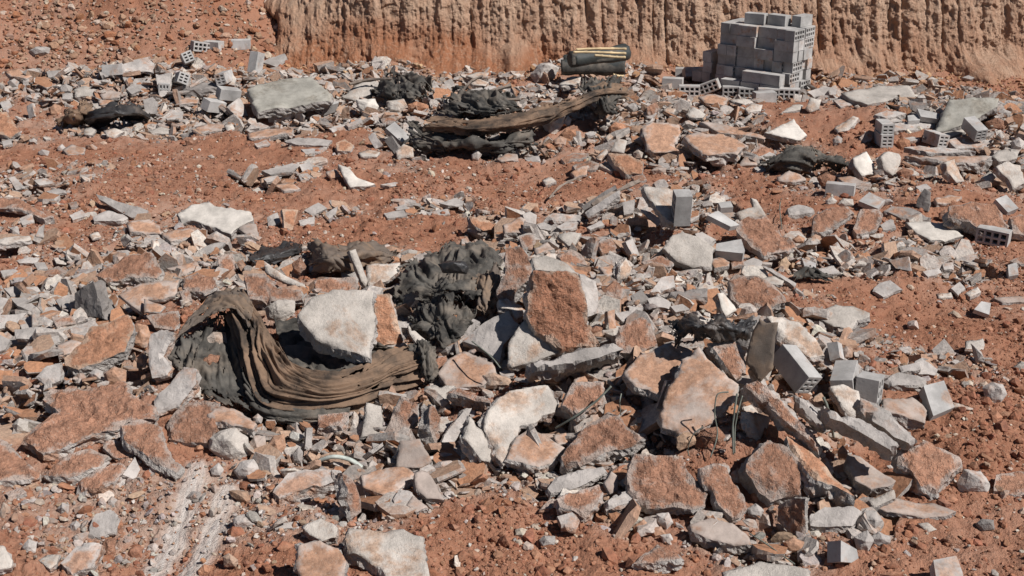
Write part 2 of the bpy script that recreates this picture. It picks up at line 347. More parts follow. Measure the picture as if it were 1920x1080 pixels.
c p u .1 : 270 610,310 580,350 600,340 650,290 660
s w m .06 : 470 730,500 710,540 730,520 760,475 760
s w m .06 : 580 735,640 720,700 740,640 770,600 765
s w f .05 : 830 735,900 710,970 730,960 750,860 752
s p f .05 : 1095 715,1200 690,1290 700,1250 735,1120 742
s p f .08 : 1395 745,1500 720,1650 722,1640 745,1500 770,1400 775
s g f .05 : 1430 805,1500 785,1520 810,1450 828
s p f .07 : 25 400,100 388,180 420,150 440,60 430
c g u .1 : 40 460,80 440,110 460,100 490,50 490
s g f .05 : 1600 790,1700 770,1870 790,1840 820,1680 815
s g f .05 : 1690 840,1840 825,1800 860,1720 865
s g f .05 : 1470 960,1640 915,1680 920,1640 965,1520 980
s W 0,-.4,.9 .07 : 1900 920,1950 935,2010 1000,2110 1035,2080 1045,1970 1050,1930 990 : white sloping slab alone on the red soil strip in front of far rubble : the white sloping slab
s g m .05 : 45 1000,80 990,140 1050,90 1065
s g f .05 : 190 1010,260 1000,310 1030,220 1040
s g f .05 : 260 1075,330 1060,375 1080,300 1095
c g u .1 : 210 860,240 840,280 850,270 880,220 880
s p f .06 : 350 840,400 810,480 830,470 865,380 870
c g u .1 : 320 830,350 810,370 830,360 860,325 860
c g u .1 : 160 790,190 775,210 790,200 815,165 815
s g f .05 : 10 790,60 780,70 810,20 825
c r u .1 : 1040 790,1080 780,1090 810,1050 820
s g f .06 : 350 520,410 525,400 560,350 555
s p f .06 : 550 560,640 550,650 590,560 590
s g m .06 : 260 400,330 395,330 425,270 430
s g u .08 : 560 410,600 385,610 430,575 440
s g m .07 : 685 420,740 400,750 440,700 455
s g f .06 : 485 450,560 440,600 470,520 480
c g u .1 : 120 550,170 530,190 570,140 590
s g L .06 : 150 600,180 580,190 650,160 670
s g f .06 : 0 580,50 560,70 600,20 620
s g f .05 : 1850 720,1920 700,1980 710,1960 735,1870 740
s g m .06 : 1830 480,1860 460,1885 500,1850 505
s p f .05 : 880 700,960 690,1000 710,920 725
s w f .05 : 1260 700,1300 690,1320 720,1280 735
c g u .1 : 160 290,200 262,285 270,280 305,190 325
c p u .1 : 480 820,520 810,550 830,540 850,490 845
s g f .05 : 1480 1000,1560 985,1580 1010,1500 1020
s p f .05 : 1540 1040,1640 1030,1690 1060,1600 1075
s g f .05 : 1680 930,1740 910,1760 950,1700 960
s p m .06 : 1830 970,1890 950,1920 990,1860 1000
c w u .1 : 1165 880,1190 868,1210 885,1190 897
#T2
s w 0,-.4,.9 .07 : 0 540,90 470,170 450,240 480,160 540,80 560 : light grey slab at the left of the black rags in far rubble : the light slab by the rags
c W u .1 : 80 560,190 555,215 600,180 640,130 655,90 610 : bright white angular boulder in far rubble : the bright white boulder
c w u .1 : 250 570,350 555,370 590,330 640,265 630 : cream boulder beside the bright white boulder : the cream boulder
c o u .1 : 370 590,420 570,490 590,495 620,440 632,380 625
s g .1,-.6,.8 .05 .1 : 730 500,860 480,930 530,900 560,760 550
s w f .05 .1 : 700 425,760 405,830 405,820 430,740 440
s w m .05 .05 : 720 465,770 440,830 460,810 485,740 480
b g .3,-.6,.8 .12 : 250 720,300 685,390 770,340 800 : smooth grey block fallen at the left foot of the far tarp : the smooth fallen block
s w u .08 : 305 850,350 810,400 830,410 885,320 890
s d -.4,-.7,.5 .1 : 240 790,280 760,330 840,300 865
s g -.3,-.7,.5 .08 : 150 770,180 740,230 820,190 835
s w f .05 : 95 860,150 840,220 855,200 880,110 880
c W u .1 : 1115 660,1190 635,1265 640,1250 700,1200 770,1160 760,1130 710 : white wedge-shaped boulder below the far tarp : the white wedge boulder
c W u .1 : 1255 680,1275 650,1295 670,1285 710,1260 712
c o u .1 : 1225 760,1260 725,1320 725,1330 770,1290 790,1240 785
c p u .1 : 1190 790,1230 762,1270 780,1260 820,1200 820
c o u .1 : 1500 720,1540 685,1600 700,1605 745,1560 765,1510 755
s p m .08 : 870 890,920 860,990 870,995 900,900 910
s p 0,-.5,.9 .12 : 1690 720,1750 680,1900 700,1910 740,1870 800,1900 850,1760 860,1720 830 : pinkish grey rough slab leaning in mid-distance rubble : the pinkish leaning slab
s o 0,-.4,.9 .1 : 1500 865,1600 870,1700 905,1690 970,1600 975,1540 930 : orange slab sloping under a cream one in the mid-distance : the sloping orange slab
s w .1,-.7,.7 .06 .05 : 1510 850,1550 775,1610 790,1590 860
s w m .04 .05 : 1430 890,1490 835,1500 850,1460 905
s w f .05 : 1445 930,1490 905,1550 950,1520 968
s r f .07 : 1235 890,1300 860,1390 855,1380 885,1260 910
s r f .07 : 1300 930,1380 900,1450 920,1430 960,1320 955
s p m .06 : 1290 970,1350 935,1390 930,1380 980,1320 995
c p u .1 : 1730 965,1770 940,1830 945,1825 980,1760 990
c w u .1 : 1640 860,1670 840,1700 860,1690 890,1650 890
c w u .1 : 1640 790,1680 770,1720 800,1690 820
s w f .07 .1 : 1225 465,1280 430,1350 430,1340 465,1240 490 : pale slab lying on the far tarp below the black rolls : the pale slab on the far tarp
c g u .1 : 1060 420,1110 360,1170 350,1230 380,1200 440,1090 480
s o f .08 : -30 800,20 780,70 810,50 845,-20 850
s w f .06 : 1810 610,1850 585,1890 600,1870 630,1820 632
s r u .1 : 1720 600,1770 565,1790 610,1760 650,1725 640
s w f .06 : 1690 510,1740 497,1780 510,1740 525,1700 525
s g u .08 : 575 460,620 440,640 480,600 500
s g m .06 : 480 495,540 475,560 495,500 510
s g m .06 : 820 540,900 520,930 560,860 575
c g u .1 : 730 870,760 840,790 870,770 905,735 900
s g f .05 : 1030 885,1110 875,1120 905,1050 912
s g m .06 : 1370 750,1420 735,1430 760,1390 770
c w u .1 : 1450 720,1490 695,1515 720,1490 745
s w m .06 : 1480 770,1510 750,1530 770,1500 795
s r f .06 : 1630 990,1700 980,1720 1010,1650 1020
s w f .05 : 1130 1010,1180 990,1210 1020,1150 1040
s w u .06 : 1550 530,1580 515,1585 560,1555 570
c g u .1 : 1590 600,1640 580,1680 610,1640 640
s g f .05 : 220 1040,300 1022,370 1040,270 1050
c w u .1 : 340 205,360 190,380 198,375 210,350 212
c W u .1 : 1265 240,1280 222,1300 235,1290 245
s g f .06 : 80 510,150 500,160 540,100 550
s g f .06 : 20 700,110 660,120 690,40 720
s r f .06 : 220 670,300 650,310 680,240 695
#T3
s w 0,-.25,1 .1 : 890 520,1040 490,1180 475,1275 480,1310 540,1180 560,1040 585,940 555 : broad pale slab lying flat right of the block stack : the broad pale slab
s G -.1,-.6,.8 .12 : 1500 560,1640 545,1780 550,1770 600,1680 650,1560 710,1420 745,1430 690 : big grey slab with dark streaks tilted up at far right : the big tilted grey slab
s g 0,-.3,1 .1 : 1080 710,1300 685,1430 670,1420 710,1300 730,1090 735 : long grey slab with dark front under stacked fragments at right : the long dark-fronted slab
s g f .07 .1 : 1080 640,1160 620,1260 640,1150 665
s g f .07 .05 : 1100 670,1190 660,1240 680,1120 695
b g f .07 .1 : 1265 650,1330 640,1335 675,1270 680
b g m .1 .05 : 1320 610,1450 640,1440 670,1340 655
s d -.3,-.6,.7 .05 .1 : 1270 560,1380 580,1330 640,1280 610
s w -.2,-.4,.9 .07 : 850 720,960 650,990 660,930 730,870 745
s W 0,-.5,.9 .09 : 460 745,560 700,625 665,700 760,660 790,560 770 : white triangular slab like a tent on red soil below the block stack : the white tent-shaped slab
s p 0,-.3,1 .1 : 95 680,200 690,330 730,470 770,460 785,330 760,200 745
s p 0,-.3,1 .12 .1 : 0 770,60 745,200 750,300 780,370 820,310 870,240 860,140 870,50 820 : big tan-pink slab propped over a dark gap below the block stack : the propped tan slab
s w f .03 .25 : 65 755,120 750,150 780,110 800
c g u .1 : 150 910,210 860,265 900,240 935,170 935
s p m .07 : 310 930,350 880,420 890,420 930
s W .2,-.8,.55 .1 : 960 890,1040 850,1080 930,1075 980,1010 990,960 930 : white slab standing upright left of a greyer one at right : the white standing slab
s w .3,-.75,.5 .1 : 1115 880,1160 850,1230 870,1230 920,1180 990,1140 960 : greyish white pointed slab standing right of the white standing slab : the pointed white slab
s p m .08 : 530 990,600 960,680 985,695 1015,620 1025,540 1012
s g 0,-.2,1 .07 .1 : 1245 830,1330 820,1600 840,1650 855,1400 862
s p 0,-.2,1 .16 : 1250 875,1500 872,1740 882,1700 900,1480 905 : long low slab with a dark undercut front at right : the undercut long slab
s w .4,-.7,.6 .1 : 1480 910,1530 895,1585 1020,1540 1030,1490 970
s w m .1 : 1740 870,1800 830,1890 850,1880 890,1780 910
s w .1,-.6,.8 .1 : 1760 940,1840 900,1900 930,1925 1030,1860 1060,1830 1000 : pale rough slab leaning at the right edge : the rough right-edge slab
s w f .06 : 1350 770,1460 740,1590 710,1590 740,1480 780
s g f .06 : 1250 775,1320 760,1335 785,1270 798
s g f .07 : 1490 790,1600 760,1740 790,1720 825,1540 835
c o u .1 : 920 955,945 930,975 940,980 975,940 988
s r u .08 : 1000 770,1050 730,1080 740,1060 790,1010 805
c o u .1 : 1200 800,1230 770,1280 790,1270 840,1220 850
c g u .1 : 840 785,870 760,900 780,890 820,850 820
s w f .05 : 560 630,620 590,680 585,660 620
s w u .05 : 690 610,720 550,780 560,770 610,720 630
s w m .06 : 350 610,390 580,450 590,440 625,370 630
s w m .06 : 20 640,60 600,130 640,110 665,40 660
c g u .1 : 1740 640,1800 610,1850 630,1830 660,1760 665
c g u .1 : 1850 560,1890 545,1920 570,1890 600
c d u .1 : 1830 520,1870 510,1900 530,1860 550
c r u .1 : 1700 690,1760 660,1830 690,1810 730,1720 730
c g u .1 : 1840 800,1890 770,1930 800,1900 850,1850 840
s p f .06 : -60 840,0 830,40 870,-20 890
c w u .1 : 1370 450,1400 430,1440 450,1420 475,1380 470
c g u .1 : 1560 440,1600 425,1650 440,1620 458
s p f .06 : 90 540,180 530,260 555,240 590,130 580 : pale slab fragment lying flat under the row of fallen hollow blocks : the slab under the fallen blocks
s w f .05 : 260 560,340 550,400 570,350 590
c w u .1 : 960 600,985 588,1000 605,980 618
s g f .05 : 700 520,800 480,870 500,860 530,740 545
s g f .05 : 850 560,920 550,960 585,890 600
c g u .1 : 420 640,460 630,480 650,440 668
s r f .06 : 360 870,430 810,520 850,500 890
s g m .06 : 430 880,490 850,530 870,480 910
c r u .1 : 750 1000,800 970,860 990,850 1040,780 1050
s p f .05 : 870 1000,960 990,1050 1040,940 1050
s g f .05 : 1310 1050,1370 1030,1400 1060,1340 1075
c r u .1 : 1200 970,1240 940,1300 960,1300 1000,1230 1005
s w m .06 : 1680 1000,1730 960,1760 1000,1720 1030
c p u .1 : 1040 1000,1100 980,1140 1010,1090 1030
s g f .05 : 400 940,450 930,470 955,420 965
'''

SC = bpy.context.scene
COL = SC.collection
rng = np.random.default_rng(7)
random.seed(7)

# ------------------------------------------------------------------ camera
F = 2400.0
CH = 5.2
PITCH = math.radians(20.4)
CAM = np.array([0.0, 0.0, CH])
cd = bpy.data.cameras.new('camera')
cam = bpy.data.objects.new('camera', cd)
COL.objects.link(cam)
cam.location = CAM
cam.rotation_euler = (math.pi / 2 - PITCH, 0, 0)
cd.sensor_width = 36
cd.lens = 36 * F / 1920
cd.clip_end = 500
SC.camera = cam
cp, sp = math.cos(PITCH), math.sin(PITCH)


def ray(u, v):
    X = (u - 960) / F
    Y = (540 - v) / F
    d = np.array([X, cp + Y * sp, -sp + Y * cp])
    return d / np.linalg.norm(d)


def project(P):
    P = np.asarray(P) - CAM
    z = P[..., 1] * cp - P[..., 2] * sp
    y = P[..., 1] * sp + P[..., 2] * cp
    return 960 + F * P[..., 0] / z, 540 - F * y / z


# ------------------------------------------------------------------ noise
def _hash(ix, iy, iz, seed):
    h = (ix.astype(np.int64) * 374761393 + iy.astype(np.int64) * 668265263 + iz.astype(np.int64) * 2147483647 + seed * 974634777) & 0xFFFFFFFF
    h = ((h ^ (h >> 13)) * 1274126177) & 0xFFFFFFFF
    h = ((h ^ (h >> 15)) * 2246822519) & 0xFFFFFFFF
    return ((h ^ (h >> 16)) & 0xFFFFFF) / float(0xFFFFFF) * 2 - 1


def vnoise(x, y, z=None, seed=0):
    x = np.asarray(x, float)
    y = np.asarray(y, float)
    z = np.zeros_like(x) if z is None else np.asarray(z, float)
    x0, y0, z0 = np.floor(x), np.floor(y), np.floor(z)
    fx, fy, fz = x - x0, y - y0, z - z0
    fx, fy, fz = [f * f * f * (f * (f * 6 - 15) + 10) for f in (fx, fy, fz)]
    r = 0
    for dx in (0, 1):
        for dy in (0, 1):
            for dz in (0, 1):
                w = (fx if dx else 1 - fx) * (fy if dy else 1 - fy) * (fz if dz else 1 - fz)
                r = r + w * _hash(x0 + dx, y0 + dy, z0 + dz, seed)
    return r


def fbm(x, y, z=None, seed=0, oct=4, gain=.5):
    a, s, r = 1.0, 1.0, 0
    for i in range(oct):
        r = r + a * vnoise(x * s, y * s, None if z is None else z * s, seed + i * 17)
        a *= gain
        s *= 2.03
    return r


def sstep(a, b, x):
    t = np.clip((np.asarray(x, float) - a) / (b - a), 0, 1)
    return t * t * (3 - 2 * t)


def flat_px(u, v):
    d = ray(u, v)
    t = -CAM[2] / d[2]
    return CAM + d * t


# ------------------------------------------------------------------ terrain
MOUNDS = []
for (u, v, sx, sy, h) in [
    (1080, 640, 1.5, 1.5, .50), (1260, 470, 1.3, .9, .35), (1500, 790, .9, 1.0, .30), (1350, 760, .9, 1.0, .22), (330, 660, 1.5, 1.3, .25), (600, 640, 1.0, 1.0, .2),
    (150, 790, .8, .7, .15), (480, 190, 1.8, .8, .5), (180, 190, 1.6, .8, .5), (960, 235, 1.7, 1.0, .6), (720, 160, 1.2, .6, .35), (1110, 160, .9, .7, .40),
    (1330, 260, 1.6, 1.2, .25), (1700, 240, 1.8, 1.0, .5), (1880, 290, 1.2, .9, .3), (1420, 185, 1.6, .5, .10), (1400, 880, .9, .7, .15), (1800, 380, .8, .7, .2)]:
    c = flat_px(u, v)
    MOUNDS.append((c[0], c[1], sx, sy, h))
c = flat_px(1610, 850)
MOUNDS.append((c[0], c[1], .38, .42, -.45))
TRACKS = []
for pts in ([(372, 895), (350, 947), (322, 1010), (277, 1073), (250, 1130)], [(425, 925), (413, 960), (390, 1015), (353, 1073), (325, 1130)]):
    TRACKS.append(np.array([flat_px(*p)[:2] for p in pts]))


def seg_dist(x, y, P):
    d = np.full(np.shape(x), 1e9)
    for a, b in zip(P[:-1], P[1:]):
        ab = b - a
        t = np.clip(((x - a[0]) * ab[0] + (y - a[1]) * ab[1]) / (ab @ ab), 0, 1)
        d = np.minimum(d, np.hypot(x - a[0] - ab[0] * t, y - a[1] - ab[1] * t))
    return d


CLIFF_Y = 26.55
def hill_w(x):
    return 1 - sstep(-6.3, -3.7, x)


def H(x, y):
    x = np.asarray(x, float)
    y = np.asarray(y, float)
    h = 0.0 * x
    for (cx, cy, sx, sy, a) in MOUNDS:
        h = h + a * np.exp(-.5 * ((x - cx) / sx) ** 2 - .5 * ((y - cy) / sy) ** 2)
    h = h + .07 * fbm(x * .7, y * .7, seed=3, oct=3)
    h = h + hill_w(x) * np.maximum(0, y - 25.6 + .8 * vnoise(x * .5, y * .3, seed=5)) * .55
    h = h + (1 - hill_w(x)) *   .16 * sstep(CLIFF_Y - 1.6, CLIFF_Y + .3, y + .4 * vnoise(x * .8, 0 * y, seed=6)) ** 2
    return h


_T = np.concatenate([np.linspace(5, 45, 900)])


def hit(u, v, lift=0.0):
    d = ray(u, v)
    P = CAM[None] + d[None] * _T[:, None]
    g = P[:, 2] - H(P[:, 0], P[:, 1]) - lift
    k = np.argmax(g < 0)
    if g[k] >= 0:
        k = len(_T) - 1
    k = max(k, 1)
    a = g[k - 1] / (g[k - 1] - g[k])
    t = _T[k - 1] + a * (_T[k] - _T[k - 1])
    return CAM + d * t


# ------------------------------------------------------------------ materials
def nodes_of(name):
    m = bpy.data.materials.new(name)
    m.use_nodes = True
    nt = m.node_tree
    b = nt.nodes['Principled BSDF']
    b.inputs['Roughness'].default_value = .95
    b.inputs['Specular IOR Level'].default_value = .15
    return m, nt, b


def N(nt, t, **k):
    n = nt.nodes.new(t)
    for a, v in k.items():
        if a.startswith('i_'):
            key = a[2:]
            key = int(key) if key.isdigit() else key.replace('_', ' ')
            n.inputs[key].default_value = v
        else:
            setattr(n, a, v)
    return n


def noise_node(nt, vec, scale, detail=4, rough=.6, dist=0):
    n = N(nt, 'ShaderNodeTexNoise')
    n.inputs['Scale'].default_value = scale
    n.inputs['Detail'].default_value = detail
    n.inputs['Roughness'].default_value = rough
    n.inputs['Distortion'].default_value = dist
    nt.links.new(vec, n.inputs['Vector'])
    return n.outputs['Fac']


def ramp(nt, fac, a, b):
    n = N(nt, 'ShaderNodeMapRange')
    n.interpolation_type = 'SMOOTHSTEP'
    n.inputs['From Min'].default_value = a
    n.inputs['From Max'].default_value = b
    nt.links.new(fac, n.inputs['Value'])
    return n.outputs['Result']


def mix(nt, fac, a, b, mode='MIX'):
    n = N(nt, 'ShaderNodeMix', data_type='RGBA', blend_type=mode)
    for s, v in ((0, fac), (6, a), (7, b)):
        if isinstance(v, (int, float)):
            n.inputs[s].default_value = v
        elif isinstance(v, tuple):
            n.inputs[s].default_value = (*v, 1)
        else:
            nt.links.new(v, n.inputs[s])
    return n.outputs[2]


def math_node(nt, op, a, b):
    n = N(nt, 'ShaderNodeMath', operation=op)
    for i, v in enumerate((a, b)):
        if isinstance(v, (int, float)):
            n.inputs[i].default_value = v
        else:
            nt.links.new(v, n.inputs[i])
    return n.outputs[0]


def bump(nt, b, h, strength, dist):
    n = N(nt, 'ShaderNodeBump')
    n.inputs['Strength'].default_value = strength
    n.inputs['Distance'].default_value = dist
    nt.links.new(h, n.inputs['Height'])
    nt.links.new(n.outputs['Normal'], b.inputs['Normal'])


RED = (.36, .135, .066)
REDL = (.36, .180, .110)


def stone_mat(name, base, soil, cover, speck=.25, bstr=.6, bdist=.012, soil_scale=2.2):
    """Concrete: two tones, aggregate speckle, adhering soil where a noise says so."""
    m, nt, b = nodes_of(name)
    pos = N(nt, 'ShaderNodeNewGeometry').outputs['Position']
    oi = N(nt, 'ShaderNodeObjectInfo').outputs['Random']
    n1 = noise_node(nt, pos, 3.5, 5, .65)
    n2 = noise_node(nt, pos, 38, 3, .6)
    n3 = noise_node(nt, pos, soil_scale, 6, .68, .4)
    n4 = noise_node(nt, pos, 110, 2, .5)
    dark = tuple(c * .72 for c in base)
    lite = tuple(min(c * 1.16, .8) for c in base)
    c = mix(nt, ramp(nt, n1, .3, .7), dark, lite)
    c = mix(nt, math_node(nt, 'MULTIPLY', ramp(nt, n2, .52, .72), speck), c, tuple(x * .45 for x in base))
    c = mix(nt, math_node(nt, 'MULTIPLY', ramp(nt, n4, .55, .7), speck * .8), c, tuple(min(1, x * 1.5) for x in base))
    if cover > 0:
        off = math_node(nt, 'MULTIPLY', math_node(nt, 'SUBTRACT', oi, .5), .16)
        s = math_node(nt, 'ADD', n3, off)
        th = .72 - .46 * cover
        fac = ramp(nt, s, th - .07, th + .09)
        sc = mix(nt, ramp(nt, noise_node(nt, pos, 14, 4, .7), .32, .68), tuple(x * .66 for x in soil), tuple(x * 1.18 for x in soil))
        sc = mix(nt, math_node(nt, 'MULTIPLY', ramp(nt, noise_node(nt, pos, 48, 3, .6), .52, .66), .55), sc, tuple(x * .5 for x in soil))  # darker specks paint in the shade of small soil lumps
        sc = mix(nt, math_node(nt, 'MULTIPLY', ramp(nt, noise_node(nt, pos, 70, 2, .6), .60, .70), .5), sc, (.48, .37, .285))
        rim = N(nt, 'ShaderNodeAttribute', attribute_name='rim').outputs['Fac']
        rw = math_node(nt, 'ADD', rim, math_node(nt, 'MULTIPLY', math_node(nt, 'SUBTRACT', noise_node(nt, pos, 4.5, 5, .7), .5), .42))
        rimf = ramp(nt, rw, -.01, .05)
        rimf = math_node(nt, 'ADD', .12, math_node(nt, 'MULTIPLY', rimf, .88))
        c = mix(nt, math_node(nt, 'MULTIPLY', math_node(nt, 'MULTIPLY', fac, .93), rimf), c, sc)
    bright = math_node(nt, 'ADD', .86, math_node(nt, 'MULTIPLY', oi, .28))
    hsv = N(nt, 'ShaderNodeHueSaturation')
    nt.links.new(c, hsv.inputs['Color'])
    nt.links.new(bright, hsv.inputs['Value'])
    nt.links.new(hsv.outputs['Color'], b.inputs['Base Color'])
    hgt = math_node(nt, 'ADD', math_node(nt, 'MULTIPLY', n2, .9), math_node(nt, 'ADD', math_node(nt, 'MULTIPLY', n4, .4), math_node(nt, 'MULTIPLY', noise_node(nt, pos, 14, 6, .75), .6)))
    bump(nt, b, hgt, bstr, bdist)
    return m


M = {
    'W': stone_mat('whitish_concrete', (.62, .565, .495), (.48, .34, .25), .22, .2, .6, .009),
    'w': stone_mat('pale_concrete', (.48, .43, .375), (.40, .27, .19), .38, .32, .8, .014),
    'p': stone_mat('tan_dusted_concrete', (.42, .345, .295), (.40, .225, .14), .6, .2, .5, .008, 1.6),
    'g': stone_mat('grey_concrete', (.41, .37, .335), (.38, .22, .145), .24, .3, .6, .012),
    'G': stone_mat('streaked_grey_concrete', (.40, .375, .32), (.30, .27, .22), .5, .25, .4, .008),
    'd': stone_mat('dark_and_shaded_concrete', (.24, .215, .195), (.34, .18, .11), .25, .3, .7, .012),  # dark grey pieces, and grey ones with their shadow put into the colour
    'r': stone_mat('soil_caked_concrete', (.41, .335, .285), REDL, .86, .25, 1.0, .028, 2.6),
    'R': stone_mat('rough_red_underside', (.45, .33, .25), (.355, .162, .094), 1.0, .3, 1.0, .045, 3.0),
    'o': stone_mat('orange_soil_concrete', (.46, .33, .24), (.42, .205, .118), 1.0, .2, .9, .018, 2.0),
    'side': stone_mat('broken_concrete_edge', (.43, .39, .352), (.38, .22, .145), .34, .5, 1.0, .03, 4.0),
    'block': stone_mat('grey_block_concrete', (.42, .40, .375), (.40, .26, .185), .32, .18, .35, .006),
}


def attr_mat(name, bstr, bdist, sc=30):
    m, nt, b = nodes_of(name)
    pos = N(nt, 'ShaderNodeNewGeometry').outputs['Position']
    a = N(nt, 'ShaderNodeAttribute', attribute_name='tone').outputs['Color']
    n = noise_node(nt, pos, sc, 4, .65)
    c = mix(nt, ramp(nt, n, .3, .7), (.72, .72, .72), (1.15, 1.13, 1.1))
    c = mix(nt, 1.0, a, c, 'MULTIPLY')
    c = mix(nt, math_node(nt, 'MULTIPLY', ramp(nt, noise_node(nt, pos, 5, 5, .7), .48, .66), .55), c, (.37, .205, .125))
    c = mix(nt, math_node(nt, 'MULTIPLY', ramp(nt, noise_node(nt, pos, 75, 2, .5), .56, .68), .3), c, (.16, .13, .11))
    nt.links.new(c, b.inputs['Base Color'])
    bump(nt, b, n, bstr, bdist)
    return m


M_FRAG = attr_mat('rubble_fragment_tones', .8, .015)


def ground_mat():
    m, nt, b = nodes_of('red_earth')
    pos = N(nt, 'ShaderNodeNewGeometry').outputs['Position']
    dust = N(nt, 'ShaderNodeAttribute', attribute_name='dust').outputs['Fac']
    trk = N(nt, 'ShaderNodeAttribute', attribute_name='track').outputs['Fac']
    n1 = noise_node(nt, pos, .9, 5, .6)
    n2 = noise_node(nt, pos, 9, 6, .7)
    n3 = noise_node(nt, pos, 60, 3, .6)
    c = mix(nt, ramp(nt, n1, .3, .7), (.275, .119, .068), (.365, .180, .112))
    c = mix(nt, math_node(nt, 'MULTIPLY', ramp(nt, n2, .35, .68), .5), c, (.40, .20, .122))
    c = mix(nt, math_node(nt, 'MULTIPLY', ramp(nt, n3, .58, .72), .45), c, (.50, .36, .26))
    c = mix(nt, math_node(nt, 'MULTIPLY', ramp(nt, noise_node(nt, pos, 24, 3, .6), .56, .7), .4), c, (.20, .075, .04))
    dn = math_node(nt, 'MULTIPLY', dust, ramp(nt, n2, .22, .62))
    c = mix(nt, dn, c, (.43, .335, .27))
    c = mix(nt, math_node(nt, 'MULTIPLY', trk, .9), c, (.60, .545, .49))
    nt.links.new(c, b.inputs['Base Color'])
    h = math_node(nt, 'ADD', n2, math_node(nt, 'MULTIPLY', n3, .5))
    bump(nt, b, h, 1.0, .04)
    return m


def cliff_mat():
    m, nt, b = nodes_of('cut_earth')
    pos = N(nt, 'ShaderNodeNewGeometry').outputs['Position']
    red = N(nt, 'ShaderNodeAttribute', attribute_name='dust').outputs['Fac']
    mp = N(nt, 'ShaderNodeMapping')
    mp.inputs['Scale'].default_value = (2.2, 2.2, .35)
    nt.links.new(pos, mp.inputs['Vector'])
    n1 = noise_node(nt, mp.outputs['Vector'], 1.6, 6, .65)
    n2 = noise_node(nt, mp.outputs['Vector'], 5, 6, .7)
    n3 = noise_node(nt, pos, 34, 4, .65)
    c = mix(nt, ramp(nt, n1, .35, .65), (.55, .37, .255), (.46, .275, .18))
    c = mix(nt, math_node(nt, 'MULTIPLY', ramp(nt, n2, .5, .72), .55), c, (.60, .45, .335))
    c = mix(nt, math_node(nt, 'MULTIPLY', ramp(nt, n3, .55, .72), .4), c, (.28, .15, .09))
    c = mix(nt, math_node(nt, 'MULTIPLY', red, ramp(nt, n2, .25, .55)), c, (.38, .165, .085))
    nt.links.new(c, b.inputs['Base Color'])
    bump(nt, b, math_node(nt, 'ADD', n2, math_node(nt, 'MULTIPLY', n3, .6)), 1.0, .09)
    return m


def cloth_mat(name, a, bcol, dust, cover, rough=.85, spec=.25, scale=2.0):
    m, nt, b = nodes_of(name)
    pos = N(nt, 'ShaderNodeNewGeometry').outputs['Position']
    n1 = noise_node(nt, pos, scale * 1.7, 5, .65)
    n3 = noise_node(nt, pos, scale, 5, .7)
    n2 = noise_node(nt, pos, 130, 2, .5)
    n5 = noise_node(nt, pos, 22, 4, .7)
    c = mix(nt, ramp(nt, n1, .3, .7), a, bcol)
    th = .75 - .5 * cover
    c = mix(nt, math_node(nt, 'MULTIPLY', ramp(nt, n3, th - .1, th + .14), .9), c, dust)
    c = mix(nt, math_node(nt, 'MULTIPLY', ramp(nt, n5, .56, .74), .45), c, dust)
    nt.links.new(c, b.inputs['Base Color'])
    b.inputs['Roughness'].default_value = rough
    b.inputs['Specular IOR Level'].default_value = spec
    bump(nt, b, math_node(nt, 'ADD', n2, math_node(nt, 'MULTIPLY', n5, 1.2)), .5, .006)
    return m


M_TARP = cloth_mat('brown_geotextile', (.030, .024, .020), (.10, .073, .053), (.24, .155, .10), .58)
M_RAG = cloth_mat('grey_black_rag', (.030, .028, .025), (.115, .105, .09), (.20, .165, .13), .40)
M_BLACK = cloth_mat('black_plastic_film', (.022, .021, .021), (.05, .047, .045), (.16, .125, .10), .25, .45, .4)
M_ROLL = cloth_mat('dark_green_black_roll', (.028, .032, .03), (.05, .054, .05), (.10, .085, .07), .3, .6, .35)
M_FELT = cloth_mat('stiff_brown_felt', (.105, .084, .068), (.17, .135, .108), (.24, .165, .11), .5)


def plain(name, col, rough=.8, spec=.2, var=.25, scale=12):
    m, nt, b = nodes_of(name)
    pos = N(nt, 'ShaderNodeNewGeometry').outputs['Position']
    n = noise_node(nt, pos, scale, 4, .6)
    nt.links.new(mix(nt, ramp(nt, n, .3, .7), tuple(c * (1 - var) for c in col), tuple(min(1, c * (1 + var)) for c in col)), b.inputs['Base Color'])
    b.inputs['Roughness'].default_value = rough
    b.inputs['Specular IOR Level'].default_value = spec
    return m


M_WIRE = plain('grey_green_strap', (.16, .17, .14), .6, .3)
M_BAMBOO = plain('dry_bamboo', (.56, .42, .24), .6, .3, .3, 5)
M_RUBBER = plain('black_rubber', (.03, .028, .027), .7, .3)
M_STRIP = plain('pale_green_plastic', (.50, .53, .47), .5, .3)
M_WOOD = plain('weathered_board', (.20, .16, .13), .9, .1, .3, 8)


# ------------------------------------------------------------------ linking
def mesh_obj(name, V, faces, mats, fmat=None, smooth=None, origin=None, parent=None):
    V = np.asarray(V, float)
    if origin is None:
        lo, hi = V.min(0), V.max(0)
        origin = np.array([(lo[0] + hi[0]) / 2, (lo[1] + hi[1]) / 2, lo[2]])
    me = bpy.data.meshes.new(name)
    me.from_pydata((V - origin).tolist(), [], faces)
    for m in mats:
        me.materials.append(m)
    if fmat is not None:
        me.polygons.foreach_set('material_index', np.asarray(fmat, np.int32))
    if smooth is not None:
        me.polygons.foreach_set('use_smooth', np.broadcast_to(np.asarray(smooth, bool), (len(me.polygons),)).copy())
    me.update()
    o = bpy.data.objects.new(name, me)
    COL.objects.link(o)
    o.location = origin
    if parent is not None:
        o.parent = parent
    return o


def tag(o, label, cat, group=None, kind=None):
    if label:
        o['label'] = label
    if cat:
        o['category'] = cat
    if group:
        o['group'] = group
    if kind:
        o['kind'] = kind
    return o


